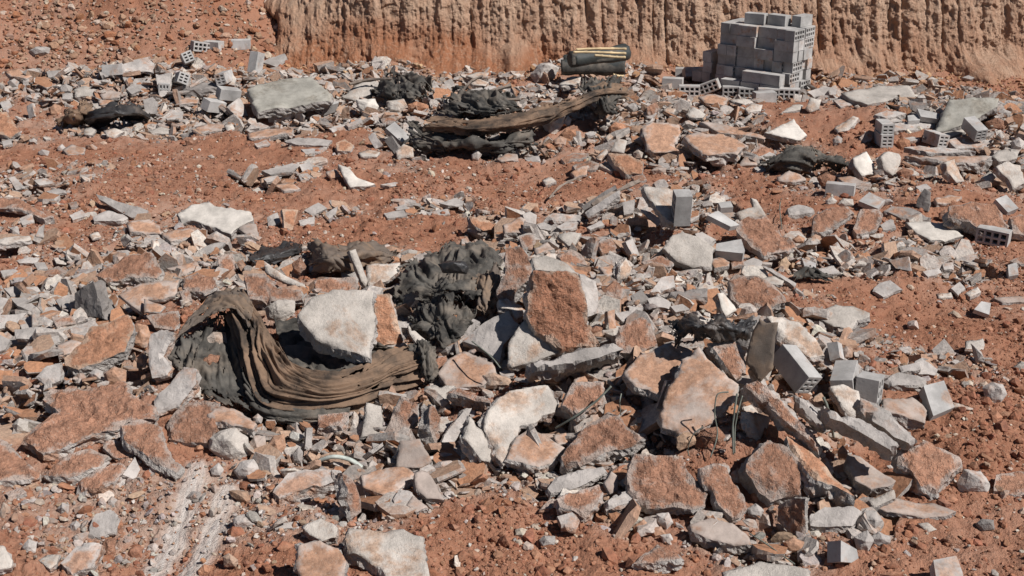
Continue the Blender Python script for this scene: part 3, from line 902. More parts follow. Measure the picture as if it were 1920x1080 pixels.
# ------------------------------------------------------------------ slabs and chunks
def frac_line(a, b, L, amp, rs):
    n = max(1, int(round(np.linalg.norm(b - a) / L)))
    t = np.linspace(0, 1, n + 1)[:-1]
    P = a[None] + (b - a)[None] * t[:, None]
    if n > 1 and amp > 0:
        d = b - a
        nrm = np.array([-d[1], d[0]]) / (np.linalg.norm(d) + 1e-9)
        ln = np.linalg.norm(d)
        kn = max(2, int(ln / (L * rs.uniform(3, 6))) + 1)
        tk = np.concatenate([[0], np.sort(rs.uniform(.06, .94, kn - 1)), [1]])
        ok = np.concatenate([[0], rs.normal(0, .55, kn - 1), [0]]) * amp
        off = np.interp(t, tk, ok) + rs.normal(0, .10, len(t)) * amp
        off[0] = 0
        P = P + nrm[None] * off[:, None]
    return P


def clean_poly(P):
    out = [P[0]]
    for q in P[1:]:
        if np.linalg.norm(q - out[-1]) > 1e-4:
            out.append(q)
    return np.array(out)


def signed_area(P):
    x, y = P[:, 0], P[:, 1]
    return .5 * np.sum(x * np.roll(y, -1) - np.roll(x, -1) * y)


def inside(P, pts):
    c = np.zeros(len(pts), bool)
    j = len(P) - 1
    for i in range(len(P)):
        a, b = P[i], P[j]
        cond = ((a[1] > pts[:, 1]) != (b[1] > pts[:, 1]))
        xi = (b[0] - a[0]) * (pts[:, 1] - a[1]) / (b[1] - a[1] + 1e-12) + a[0]
        c ^= cond & (pts[:, 0] < xi)
        j = i
    return c


def bdist_poly(P, pts):
    d = np.full(len(pts), 1e9)
    for a, b in zip(P, np.roll(P, -1, 0)):
        ab = b - a
        t = np.clip(((pts - a) @ ab) / (ab @ ab + 1e-12), 0, 1)
        d = np.minimum(d, np.linalg.norm(pts - a - ab[None] * t[:, None], axis=1))
    return d


WARN = []
FOOT = []


def make_slab(name, px, n, t, lift, mat, rs, cut=False, side=None):
    n = np.array(n, float)
    n /= np.linalg.norm(n)
    k = int(np.argmax([p[1] for p in px]))
    u0, v0 = px[k]
    A = hit(u0, v0, max(0.0, t * n[2] * .95) + lift)
    W = []
    for (u, v) in px:
        d = ray(u, v)
        dn = d @ n
        s = ((A - CAM) @ n) / dn if abs(dn) > 1e-4 else 99
        W.append(CAM + d * s)
    W = np.array(W)
    FOOT.append((W[:, :2].copy(), W[:, 2].mean()))
    dn = ray(*px[k]) @ n
    if dn > -.08:
        WARN.append((name, px[0], round(float(dn), 3)))
    e1 = np.cross([0, 0, 1.0], n)
    e1 = e1 / np.linalg.norm(e1) if np.linalg.norm(e1) > 1e-3 else np.array([1.0, 0, 0])
    e2 = np.cross(n, e1)
    P = clean_poly(np.stack([(W - A) @ e1, (W - A) @ e2], 1))
    if signed_area(P) < 0:
        P = P[::-1]
    size = math.sqrt(abs(signed_area(P)))
    t = t * 1.25 if (t > .06 and not cut) else t
    depth = np.linalg.norm(A - CAM)
    if size > 2.2:
        WARN.append((name, px[0], 'size', round(size, 2)))
    L = float(np.clip(max(size / 22, depth * .0022), .014, .06))
    jag = 0 if cut else min(.03, size * .035)
    ring = np.concatenate([frac_line(a, b, L, jag, rs) for a, b in zip(P, np.roll(P, -1, 0))])
    ring = clean_poly(ring)
    # interior points
    lo, hi = ring.min(0), ring.max(0)
    gx, gy = np.meshgrid(np.arange(lo[0], hi[0], L), np.arange(lo[1], hi[1], L))
    G = np.stack([gx.ravel(), gy.ravel()], 1)
    G = G + rs.uniform(-.3, .3, G.shape) * L
    if len(G):
        G = G[inside(ring, G)]
    if len(G):
        G = G[bdist_poly(ring, G) > L * .55]
    pts = [Vector(p) for p in ring] + [Vector(p) for p in G]
    nr = len(ring)
    vs, ed, fs, ov, oe, of = delaunay_2d_cdt(pts, [], [list(range(nr))], 1, 1e-6)
    T = np.array([(v.x, v.y) for v in vs])
    tris = [list(f) for f in fs]
    # recover boundary loop from triangles
    cnt = {}
    for f in tris:
        for i in range(len(f)):
            a, b = f[i], f[(i + 1) % len(f)]
            cnt[(a, b)] = 1
    nxt = {a: b for (a, b) in cnt if (b, a) not in cnt}
    loop = []
    if nxt:
        s0 = next(iter(nxt))
        c = s0
        while True:
            loop.append(c)
            c = nxt.get(c)
            if c is None or c == s0 or len(loop) > 5000:
                break
    sd = int(rs.integers(1, 9999))
    amp = {'R': .035, 'r': .020, 'o': .018, 'w': .010, 'W': .006, 'p': .008, 'g': .011, 'G': .006, 'd': .012}.get(mat, .01)
    if cut:
        amp = .0015
    amp = min(amp, size * .05)
    bd = bdist_poly(ring, T)
    h = amp * fbm(T[:, 0] * 4.2 + sd, T[:, 1] * 4.2, seed=sd, oct=4, gain=.62)
    if not cut:
        rim = (bd < L * .3).astype(float)
        h = h - rim * .30 * t * np.clip(fbm(T[:, 0] * 6 + 3, T[:, 1] * 6 + sd, seed=sd + 5, oct=2) - .1, 0, 1)
        # lumps of soil still stuck to the face
        if mat in 'rRo':
            lump = fbm(T[:, 0] * 9 + sd, T[:, 1] * 9, seed=sd + 13, oct=3, gain=.6)
            h = h + np.clip(lump - .05, 0, 1) * min(.035, size * .05) * np.clip(bd / .06, 0, 1)
        # a knocked-off corner
        for _ in range(int(rs.integers(0, 3))):
            q = P[rs.integers(len(P))]
            r = size * rs.uniform(.1, .22)
            dd = np.linalg.norm(T - q, axis=1)
            h = h - np.clip(1 - dd / r, 0, 1) * t * rs.uniform(.0, .45)
        h = h + .016 * size * fbm(T[:, 0] * 1.3 / max(size, .2) + sd, T[:, 1] * 1.3 / max(size, .2), seed=sd + 9, oct=2)
    V = [A + e1 * x + e2 * y + n * z for (x, y), z in zip(T, h)]
    F_ = [tuple(f) for f in tris]
    fm = [0] * len(F_)
    sm = [mat in 'WGwp' and not cut] * len(F_)
    # sides
    m = len(loop)
    cen = T.mean(0)
    prev = loop
    lt = T[loop]
    tan = np.roll(lt, -1, 0) - np.roll(lt, 1, 0)
    out = np.stack([tan[:, 1], -tan[:, 0]], 1)
    out /= np.linalg.norm(out, axis=1)[:, None] + 1e-9
    rings = 1 if cut else max(2, min(5, int(round(t / (L * .9)))))
    arc = np.concatenate([[0], np.cumsum(np.linalg.norm(np.diff(lt, axis=0), axis=1))])
    for r in range(1, rings + 1):
        fr = r / rings
        base = len(V)
        if cut:
            o = np.zeros(m)
            dz = np.full(m, t)
        else:
            o = min(t * .16, .025) * fbm(lt[:, 0] * 7 + sd, lt[:, 1] * 7, np.full(m, fr * t * 16), seed=sd + 21, oct=4, gain=.8)
            if fr < 1:
                o = o + t * .03
            else:
                o = o - t * .05
            dz = t * fr * (1 + .22 * vnoise(lt[:, 0] * 3 + sd, lt[:, 1] * 3, seed=sd + 31))
        hh = h[loop]
        for i in range(m):
            q = lt[i] + out[i] * o[i]
            V.append(A + e1 * q[0] + e2 * q[1] + n * (hh[i] * (1 - fr) - dz[i]))
        for i in range(m):
            j = (i + 1) % m
            F_.append((prev[i], base + i, base + j, prev[j]))
            fm.append(1)
            sm.append(False)
        prev = [base + i for i in range(m)]
    # underside
    b2 = [Vector(((np.array(V[i]) - A) @ e1, (np.array(V[i]) - A) @ e2)) for i in prev]
    v2, _, f2, ov2, _, _ = delaunay_2d_cdt(b2, [], [list(range(m))], 1, 1e-6)
    mp = [prev[o[0]] if o else None for o in ov2]
    for f in f2:
        ids = [mp[i] for i in f]
        if None not in ids and len(set(ids)) > 2:
            F_.append(tuple(ids[::-1]))
            fm.append(1)
            sm.append(False)
    if cut:
        s_m = M['block']
        f_m = M['block']
    else:
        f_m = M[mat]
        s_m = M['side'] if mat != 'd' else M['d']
    o = mesh_obj(name, V, F_, [f_m, s_m], fm, sm)
    at = o.data.attributes.new('rim', 'FLOAT', 'POINT')
    rv = np.full(len(V), .05)
    rv[:len(T)] = bd
    at.data.foreach_set('value', rv.astype(np.float32))
    return o


def make_chunk(name, px, mat, rs, lift=0.0):
    k = int(np.argmax([p[1] for p in px]))
    A = hit(px[k][0], px[k][1], lift)
    n = np.array([.0, -.85, .52])
    n /= np.linalg.norm(n)
    W = []
    cu = np.mean([p[0] for p in px])
    size_px = math.sqrt(max(1, (max(p[0] for p in px) - min(p[0] for p in px)) * (max(p[1] for p in px) - min(p[1] for p in px))))
    sc_ = F / np.linalg.norm(A - CAM)
    r = .5 * size_px / sc_
    A2 = A + np.array([0, r * .35, r * .1])
    for (u, v) in px:
        d = ray(u, v)
        W.append(CAM + d * (((A2 - CAM) @ n) / (d @ n)))
    W = np.array(W)
    c = W.mean(0)
    pts = list(W)
    tip = rs.uniform(-.35, .35, 3) * r + np.array([.15 * r, 0, .25 * r])
    for w in W:
        q = c + (w - c) * rs.uniform(.55, .82) + n * r * rs.uniform(.3, .5)
        pts.append(q + rs.uniform(-.08, .08, 3) * r)
        q = c + (w - c) * rs.uniform(.6, .85) - n * r * rs.uniform(.35, .6)
        pts.append(q + rs.uniform(-.06, .06, 3) * r)
    pts.append(c + n * r * .72 + tip * .6)
    bm = bmesh.new()
    for p in pts:
        bm.verts.new(p)
    res = bmesh.ops.convex_hull(bm, input=bm.verts)
    bmesh.ops.delete(bm, geom=[v for v in bm.verts if not v.link_faces], context='VERTS')
    bmesh.ops.dissolve_limit(bm, angle_limit=.22, verts=bm.verts, edges=bm.edges)
    bmesh.ops.bevel(bm, geom=list(bm.edges), offset=r * .035, segments=1, affect='EDGES')
    bmesh.ops.triangulate(bm, faces=bm.faces)
    dist = np.linalg.norm(A - CAM)
    target = max(r * .16, dist * .0016)
    for _ in range(3):
        es = [e for e in bm.edges if e.calc_length() > target * 1.6]
        if not es:
            break
        bmesh.ops.subdivide_edges(bm, edges=es, cuts=1)
        bmesh.ops.triangulate(bm, faces=[f for f in bm.faces if len(f.verts) > 3])
    V = np.array([v.co[:] for v in bm.verts])
    bm.normal_update()
    Nn = np.array([v.normal[:] for v in bm.verts])
    bm.verts.index_update()
    Fc = [tuple(v.index for v in f.verts) for f in bm.faces]
    bm.free()
    s = 2.6 / max(r, .02)
    sd = int(rs.integers(1, 9999))
    V = V + Nn * (r * .045 * fbm(V[:, 0] * s, V[:, 1] * s, V[:, 2] * s, seed=sd, oct=3, gain=.6))[:, None]
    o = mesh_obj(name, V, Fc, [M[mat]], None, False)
    at = o.data.attributes.new('rim', 'FLOAT', 'POINT')
    at.data.foreach_set('value', np.full(len(V), .2, np.float32))
    return o


# ------------------------------------------------------------------ traced pieces
OR = {'f': (.03, -.25, 1), 'm': (.05, -.5, 1), 'u': (.1, -.8, .6), 'L': (-.6, -.6, .5), 'R': (.6, -.6, .5)}
TILE = {'T1': (0, 0), 'T2': (640, 0), 'T3': (1280, 0), 'T4': (0, 360), 'T5': (640, 360), 'T6': (1280, 360), 'T7': (0, 720), 'T8': (640, 720), 'T9': (1280, 720)}
CW = {'W': 'white', 'w': 'pale', 'p': 'tan', 'g': 'grey', 'G': 'grey', 'd': 'dark grey', 'r': 'red-dusted', 'R': 'red', 'o': 'orange'}
PIECES = []
tile = None
for line in DATA.strip().splitlines():
    if line.startswith('#'):
        tile = TILE[line[1:].strip()]
        continue
    f = [x.strip() for x in line.split(':')]
    h = f[0].split()
    n = OR[h[2]] if h[2] in OR else tuple(float(a) for a in h[2].split(','))
    px = [(tile[0] + float(p.split()[0]) / 3, tile[1] + float(p.split()[1]) / 3) for p in f[1].split(',')]
    PIECES.append(dict(k=h[0], m=h[1], n=n, t=float(h[3]), lift=float(h[4]) if len(h) > 4 else 0.0, px=px, label=f[2] if len(f) > 2 else None, ref=f[3] if len(f) > 3 else None))

LAND = [dict(ref=r, c=np.array(c, float)) for r, c in [
    ('the swagged brown tarp', (600, 690)), ('the crumpled grey cloth', (850, 540)), ('the far brown tarp', (980, 220)), ('the black film', (215, 213)),
    ('the block stack', (1430, 110)), ('the black rolls', (1112, 115)), ('the black plastic', (1320, 610)), ('the dark pleated sheet', (1500, 295)),
    ('the hanging wires', (1360, 780)), ('the dusty tracks', (350, 1000)), ('the black rags', (700, 150))]]
for P in PIECES:
    P['c'] = np.mean(P['px'], 0)
    x, y = np.array(P['px']).T
    P['area'] = abs(.5 * np.sum(x * np.roll(y, -1) - np.roll(x, -1) * y))
    P['asp'] = (x.max() - x.min()) / max(1, y.max() - y.min())
    if P['ref']:
        LAND.append(dict(ref=P['ref'], c=P['c']))
USED = set(P['label'] for P in PIECES if P['label'])


def rel(c, l):
    d = c - l
    if abs(d[0]) > 1.3 * abs(d[1]):
        return 'right of' if d[0] > 0 else 'left of'
    return 'in front of' if d[1] > 0 else 'behind'


def find_label(c, what):
    """The first description, by nearest landmarks, that no other thing carries yet."""
    order = sorted(LAND, key=lambda l: np.hypot(*(c - l['c'])))
    cand = []
    for l in order[:3]:
        near = ' just ' if np.hypot(*(c - l['c'])) < 75 else ' '
        cand.append(f"{what}{near}{rel(c, l['c'])} {l['ref']}")
    for i in range(4):
        for j in range(i + 1, 5):
            cand.append(f"{what} between {order[i]['ref']} and {order[j]['ref']}")
    for i in range(5):
        for j in range(5):
            if i != j:
                cand.append(f"{what} {rel(c, order[i]['c'])} {order[i]['ref']}, {rel(c, order[j]['c'])} {order[j]['ref']}")
    for s in cand:
        if s not in USED and len(s.replace('-', ' ').split()) <= 16:
            USED.add(s)
            return s
    for a in ('another ', 'one more ', 'yet another ', 'a further '):
        for s in cand:
            s = a + s
            if s not in USED and len(s.replace('-', ' ').split()) <= 16:
                USED.add(s)
                return s
    return cand[0]


for i, P in sorted(enumerate(PIECES), key=lambda q: -q[1]['area']):
    rs = np.random.default_rng(1000 + i)
    if P['k'] == 's':
        small = P['area'] < 900
        nm, cat = ('concrete_flake', 'slab piece') if small else ('slab_fragment', 'concrete slab')
        grp = 'small flat slab fragments in the rubble' if small else 'broken concrete slabs in the rubble'
        o = make_slab(nm, P['px'], P['n'], P['t'], P['lift'], P['m'], rs)
    elif P['k'] == 'b':
        nm, cat, grp = 'block_fragment', 'block', 'loose solid blocks in the rubble'
        o = make_slab(nm, P['px'], P['n'], P['t'], P['lift'], P['m'], rs, cut=True)
    else:
        nm, cat, grp = ('soil_covered_rock', 'rock', 'soil covered rocks in the rubble') if P['m'] in 'ro' else ('concrete_chunk', 'concrete chunk', 'concrete chunks in the rubble')
        o = make_chunk(nm, P['px'], P['m'], rs, P['lift'])
    lab = P['label']
    if not lab:
        size = 'big' if P['area'] > 4500 else 'medium' if P['area'] > 1500 else 'small' if P['area'] > 450 else 'tiny'
        shape = ''
        if P['k'] == 's':
            nz = P['n'][2] / np.linalg.norm(P['n'])
            shape = 'long flat ' if P['asp'] > 3 else 'tilted ' if nz < .72 else 'flat '
        noun = {'s': 'slab' if P['area'] > 900 else 'slab piece', 'b': 'block', 'c': 'chunk' if P['m'] not in 'ro' else 'rock'}[P['k']]
        lab = find_label(P['c'], f"{size} {CW[P['m']]} {shape}{noun}")
    tag(o, lab, cat, grp)
for w in WARN:
    print('WARN', w)


# ------------------------------------------------------------------ blocks
def block_mesh(name, hollow=True, L=.40, W=.20, Hh=.20, cols=4, rows=2):
    """A block with its cells opening on the +Y face (L wide, Hh tall); closed at the back."""
    xs = [0.0]
    wall = .030
    cw = (L - wall * (cols + 1)) / cols
    for i in range(cols):
        xs += [xs[-1] + wall, xs[-1] + wall + cw]
    xs.append(L)
    zs = [0.0]
    chh = (Hh - wall * (rows + 1)) / rows
    for i in range(rows):
        zs += [zs[-1] + wall, zs[-1] + wall + chh]
    zs.append(Hh)
    xs = np.array(xs) - L / 2
    zs = np.array(zs) - Hh / 2
    V, Fc = [], []

    def q(*p):
        b = len(V)
        V.extend(p)
        Fc.append(tuple(range(b, b + 4)))
    y0, y1, yd = -W / 2, W / 2, -W / 2 + .03
    if hollow:
        for i in range(len(xs) - 1):
            for j in range(len(zs) - 1):
                a, b, c, d = xs[i], xs[i + 1], zs[j], zs[j + 1]
                if i % 2 == 1 and j % 2 == 1:
                    q((b, yd, c), (a, yd, c), (a, yd, d), (b, yd, d))
                    q((a, y1, c), (a, yd, c), (b, yd, c), (b, y1, c))
                    q((a, y1, d), (b, y1, d), (b, yd, d), (a, yd, d))
                    q((a, y1, c), (a, y1, d), (a, yd, d), (a, yd, c))
                    q((b, y1, c), (b, yd, c), (b, yd, d), (b, y1, d))
                else:
                    q((b, y1, c), (a, y1, c), (a, y1, d), (b, y1, d))
    else:
        q((xs[-1], y1, zs[0]), (xs[0], y1, zs[0]), (xs[0], y1, zs[-1]), (xs[-1], y1, zs[-1]))
    A, B, C, D = xs[0], xs[-1], zs[0], zs[-1]
    q((A, y0, C), (B, y0, C), (B, y0, D), (A, y0, D))
    q((A, y0, C), (A, y1, C), (B, y1, C), (B, y0, C))
    q((A, y0, D), (B, y0, D), (B, y1, D), (A, y1, D))
    q((A, y0, C), (A, y0, D), (A, y1, D), (A, y1, C))
    q((B, y0, C), (B, y1, C), (B, y1, D), (B, y0, D))
    bm = bmesh.new()
    vv = [bm.verts.new(p) for p in V]
    for f in Fc:
        bm.faces.new([vv[i] for i in f])
    bmesh.ops.remove_doubles(bm, verts=bm.verts, dist=1e-5)
    bmesh.ops.recalc_face_normals(bm, faces=bm.faces)
    es = [e for e in bm.edges if len(e.link_faces) == 2 and e.calc_face_angle(0) > .5 and all(abs(abs(v.co.x) - L / 2) < 1e-4 or abs(abs(v.co.z) - Hh / 2) < 1e-4 or abs(abs(v.co.y) - W / 2) < 1e-4 for v in e.verts)]
    bmesh.ops.bevel(bm, geom=es, offset=.004, segments=1, affect='EDGES')
    me = bpy.data.meshes.new(name)
    bm.to_mesh(me)
    bm.free()
    me.materials.append(M['block'])
    return me


ME_BLOCK = block_mesh('hollow_block')
ME_LONG = block_mesh('long_block', True, .20, .40, .20, 2, 3)


def put_block(me, loc, rot, label, cat='concrete block', group=None, name='hollow_block'):
    o = bpy.data.objects.new(name, me)
    COL.objects.link(o)
    o.location = loc
    o.rotation_mode = 'QUATERNION'
    o.rotation_quaternion = rot if not isinstance(rot, Euler) else rot.to_quaternion()
    return tag(o, label, cat, group)


# the stack: courses of four bays across the front, three deep; each bay two stretchers or two headers
ang = math.radians(-39)
base_fr = hit(1478, 178)       # front right bottom corner of the stack
STK = Matrix.Translation(base_fr) @ Matrix.Rotation(ang, 4, 'Z')
ORD = ['lowest', 'second', 'third', 'fourth', 'fifth', 'sixth', 'topmost']
HOR = ['first', 'second', 'third', 'fourth', 'fifth', 'sixth', 'seventh', 'eighth']
GRPB = 'grey blocks piled in the stack'
R_STR = Euler((0, 0, 0)).to_quaternion()                         # cells downwards
stk = np.random.default_rng(21)


def q_of(m):
    return (STK.to_quaternion() @ m)


from mathutils import Quaternion
Q_DOWN = Quaternion((1, 0, 0), math.radians(-90))                # open face (+Y) turned down
Q_HEAD = Quaternion((0, 0, 1), math.radians(-90))                # long axis into the stack, cells to the right side
nc = 6
for c in range(nc):
    front_n = 0
    side_n = 0
    for i in range(4):
        for j in range(2):
            front, right, top = j == 0, i == 3, c == nc - 1
            back = j == 1
            if not (front or right or top):
                continue
            head = stk.random() < .5
            for k in range(2):
                if head:
                    x, y = -1.61 + i * .405 + .1 + k * .2, .205 + j * .41
                    rot = Q_HEAD
                    vis = front or top or (right and k == 1)
                    if not vis:
                        continue
                else:
                    x, y = -1.61 + i * .405 + .2, .1 + k * .205 + j * .41
                    rot = Q_DOWN
                    vis = (front and k == 0) or right or top
                    if not vis:
                        continue
                out = stk.uniform(-.05, .045)
                if front:
                    y += out
                elif right:
                    x += stk.uniform(-.05, .04)
                z = c * .203 + .10 - (.012 if top and False else 0)
                # the stack leans and steps inwards on its left side
                x += .012 * c
                loc = STK @ Vector((x, y, z))
                tw = Quaternion((0, 0, 1), stk.uniform(-.03, .03))
                if front and (not head or True):
                    front_n += 1
                    lab = f"{HOR[front_n - 1]} grey block from the stack's outer end, {ORD[c]} course, dark front side"
                elif right:
                    side_n += 1
                    lab = f"{HOR[side_n - 1]} grey block behind the lit corner, {ORD[c]} course, sunny stack side"
                else:
                    lab = f"grey block inside the stack's top, {HOR[i]} bay from outer end, {'rear' if back else 'middle'} row, {HOR[k]} of pair"
                put_block(ME_BLOCK, loc, q_of(tw @ rot), lab, group=GRPB)
# loose blocks on top and the stepped left end
TOPS = [((-.95, .30, 1.33), 8, 'grey block lying flat on the very top of the stack, near the outer end'), ((-.52, .42, 1.325), -6, 'second loose grey block on the very top of the stack, near its middle'),
        ((-.14, .62, 1.33), 84, 'loose grey block on the top rear corner of the stack')]
for p, a, lab in TOPS:
    put_block(ME_BLOCK, STK @ Vector((p[0], p[1], p[2] - .01)), q_of(Quaternion((0, 0, 1), math.radians(a)) @ Q_DOWN), lab, group=GRPB)
STEP = [((-1.84, .25, .10), 90, 'grey block at ground level against the outer end of the stack'), ((-1.83, .25, .305), 90, 'grey block second up on the step at the outer end of the stack'),
        ((-1.84, .25, .51), 90, 'grey block third up on the step, standing clear of the stack'),
        ((-2.07, .25, .10), 90, 'outermost grey block of the step beside the stack'), ((-1.1, -.22, .10), 0, 'grey block on the ground before the dark front of the stack'), ((-.66, -.22, .10), 0, 'second grey block on the ground before the dark stack front'),
        ((-.24, -.22, .10), 0, 'grey block on the ground before the front corner of the stack'), ((-.24, -.21, .305), 0, 'grey block standing on another before the front corner of the stack'), ((-.65, -.2, .305), 0, 'grey block in the low second tier before the dark stack front')]
for p, a, lab in STEP:
    put_block(ME_BLOCK, STK @ Vector(p), q_of(Quaternion((0, 0, 1), math.radians(a + stk.uniform(-4, 4))) @ Q_DOWN), lab, group=GRPB)


# fallen and scattered hollow blocks: photo place of the block's foot, yaw, pitch, roll in degrees, lift
def loose(u, v, yaw, pitch, roll, lift, label, me=None, grp='loose hollow blocks in the rubble'):
    g = hit(u, v, lift)
    me = me or (ME_LONG if u in (1658, 1660, 1756, 1828, 340, 308, 351, 420, 612, 480) else None)
    q = Euler((math.radians(pitch), math.radians(roll), math.radians(yaw))).to_quaternion()
    me = me or ME_BLOCK
    low = min((q @ v_.co).z for v_ in me.vertices)
    put_block(me, (g[0], g[1] + .08, g[2] - low - .01), q, label, group=grp)


for a in [
    (1293, 180, 175, 0, 0, 0, 'hollow block with cells showing at the far end of the fallen row'),
    (1330, 180, 160, 0, 24, 0, 'tipped hollow block sloping in the fallen row before the stack'),
    (1358, 155, 200, 0, -16, .05, 'hollow block leaning up above the fallen row before the stack'),
    (1375, 182, 172, 0, 2, 0, 'hollow block beside the tipped one in the fallen row'),
    (1405, 184, 174, 0, 0, 0, 'middle hollow block in the fallen row before the stack'),
    (1442, 186, 172, 0, 0, 0, 'hollow block before the front corner in the fallen row'),
    (1480, 186, 170, 0, 0, 0, 'last hollow block in the fallen row below the lit stack corner'),
    (1285, 146, 172, -90, 0, 0, 'block lying in shade behind the outer end of the fallen row'),
    (1318, 148, 168, -90, 0, 0, 'block lying in shade behind the tipped hollow block'),
    (1346, 166, 185, -84, 6, .05, 'tilted block between the fallen row and the step of the stack'),
    (1434, 193, 10, -90, 0, 0, 'solid-looking block lying before the fallen row of hollow blocks'),
    (1262, 165, 165, -90, 0, 0, 'block lying outside the fallen row towards the far tarp'),
    (1300, 150, 190, -60, 0, .05, 'block tipped on its face at the outer end of the fallen row'),
    (376, 100, 215, 0, -12, 0, 'hollow block showing its cells behind the far rubble, beside a solid one'),
    (400, 95, 155, -90, 0, 0, 'pale block lying against a hollow one behind the far rubble'),
    (451, 92, 8, -90, 0, 0, 'pale block alone on the red slope behind the far rubble'),
    (351, 128, 205, 20, 18, 0, 'hollow block tipped on red soil between the smooth far slab and two blocks'),
    (213, 146, 178, -75, 5, 0, 'hollow block lying in far rubble in front of the smooth far slab'),
    (308, 175, 190, 0, 85, 0, 'hollow block standing on end in the far rubble'),
    (340, 166, 200, 15, -25, .05, 'hollow block tilted beside the one standing on end'),
    (420, 158, 170, 0, 14, .1, 'hollow block with cells showing above the large propped slab'),
    (428, 192, 35, -80, 12, .1, 'large pale block lying against the end of the large propped slab'),
    (400, 216, 55, -75, 15, 0, 'pale block tipped forward near the left end of the large propped slab'),
    (612, 214, 150, 0, -24, 0, 'hollow block wedged under the right end of the large propped slab'),
    (524, 228, 5, -85, 0, 0, 'block lying under the front edge of the large propped slab'),
    (552, 222, 50, -60, -20, .02, 'block leaning against the front edge of the large propped slab'),
    (480, 140, 150, -70, 0, 0, 'hollow block on its side behind the large propped slab'),
    (1658, 272, 182, 0, 0, .05, 'hollow block with its cells in the sun under the long dark-fronted slab'),
    (1660, 252, 180, 0, 0, .2, 'upper hollow block under the end of the long dark-fronted slab'),
    (1756, 274, 200, 0, -8, 0, 'hollow block with two shaded cells right of the long dark-fronted slab'),
    (1828, 262, 195, -20, 5, .05, 'striped-looking hollow block below the big tilted grey slab'),
    (1865, 460, 148, 0, -3, 0, 'hollow block showing six cells under the big brown-red slab'),
    (1586, 742, 250, -80, 4, .10, 'grey block lying beside the tilted one above the cream fragment'),
    (1628, 790, 245, 4, 84, .10, 'hollow block standing upright with cells facing out near the cream fragment'),
    (1577, 372, 160, -85, 0, 0, 'grey block on red soil between the pleated sheet and the crest'),
    (1278, 424, 95, 0, 80, .2, 'pale block standing on end against the white crest slab'),
]:
    loose(*a)


# the tilted one: long axis runs down the slope, cells at its lower end
g = hit(1492, 700, .22)
ay = Vector((.42, -.72, -.42)).normalized()
az = Vector((.42, -.1, .85))
az = (az - ay * az.dot(ay)).normalized()
ax = ay.cross(az)
put_block(ME_LONG, (g[0] + .02, g[1] + .1, g[2]), Matrix((ax, ay, az)).transposed().to_quaternion(), 'hollow block tilted down the slope beside the stiff felt, cells at its lower end', group='loose hollow blocks in the rubble')


# ------------------------------------------------------------------ cloth
def crom(P, n):
    """Catmull-Rom resampling along axis 0."""
    P = np.asarray(P, float)
    m = len(P)
    t = np.linspace(0, m - 1, n)
    k = np.clip(np.floor(t).astype(int), 0, m - 2)
    f = (t - k)
    f = f.reshape((-1,) + (1,) * (P.ndim - 1))
    g = lambda i: P[np.clip(i, 0, m - 1)]
    p0, p1, p2, p3 = g(k - 1), g(k), g(k + 1), g(k + 2)
    return .5 * (2 * p1 + (p2 - p0) * f + (2 * p0 - 5 * p1 + 4 * p2 - p3) * f ** 2 + (3 * p1 - p0 - 3 * p2 + p3) * f ** 3)


def tri_noise(u, v, seed):
    """Flat triangular panels meeting in sharp creases."""
    i, j = np.floor(u), np.floor(v)
    fx, fy = u - i, v - j
    z = np.zeros_like(i)
    h = lambda a, b: _hash(i + a, j + b, z, seed)
    h00, h10, h01, h11 = h(0, 0), h(1, 0), h(0, 1), h(1, 1)
    return np.where(fx > fy, h00 + (h10 - h00) * fx + (h11 - h10) * fy, h00 + (h11 - h01) * fx + (h01 - h00) * fy)


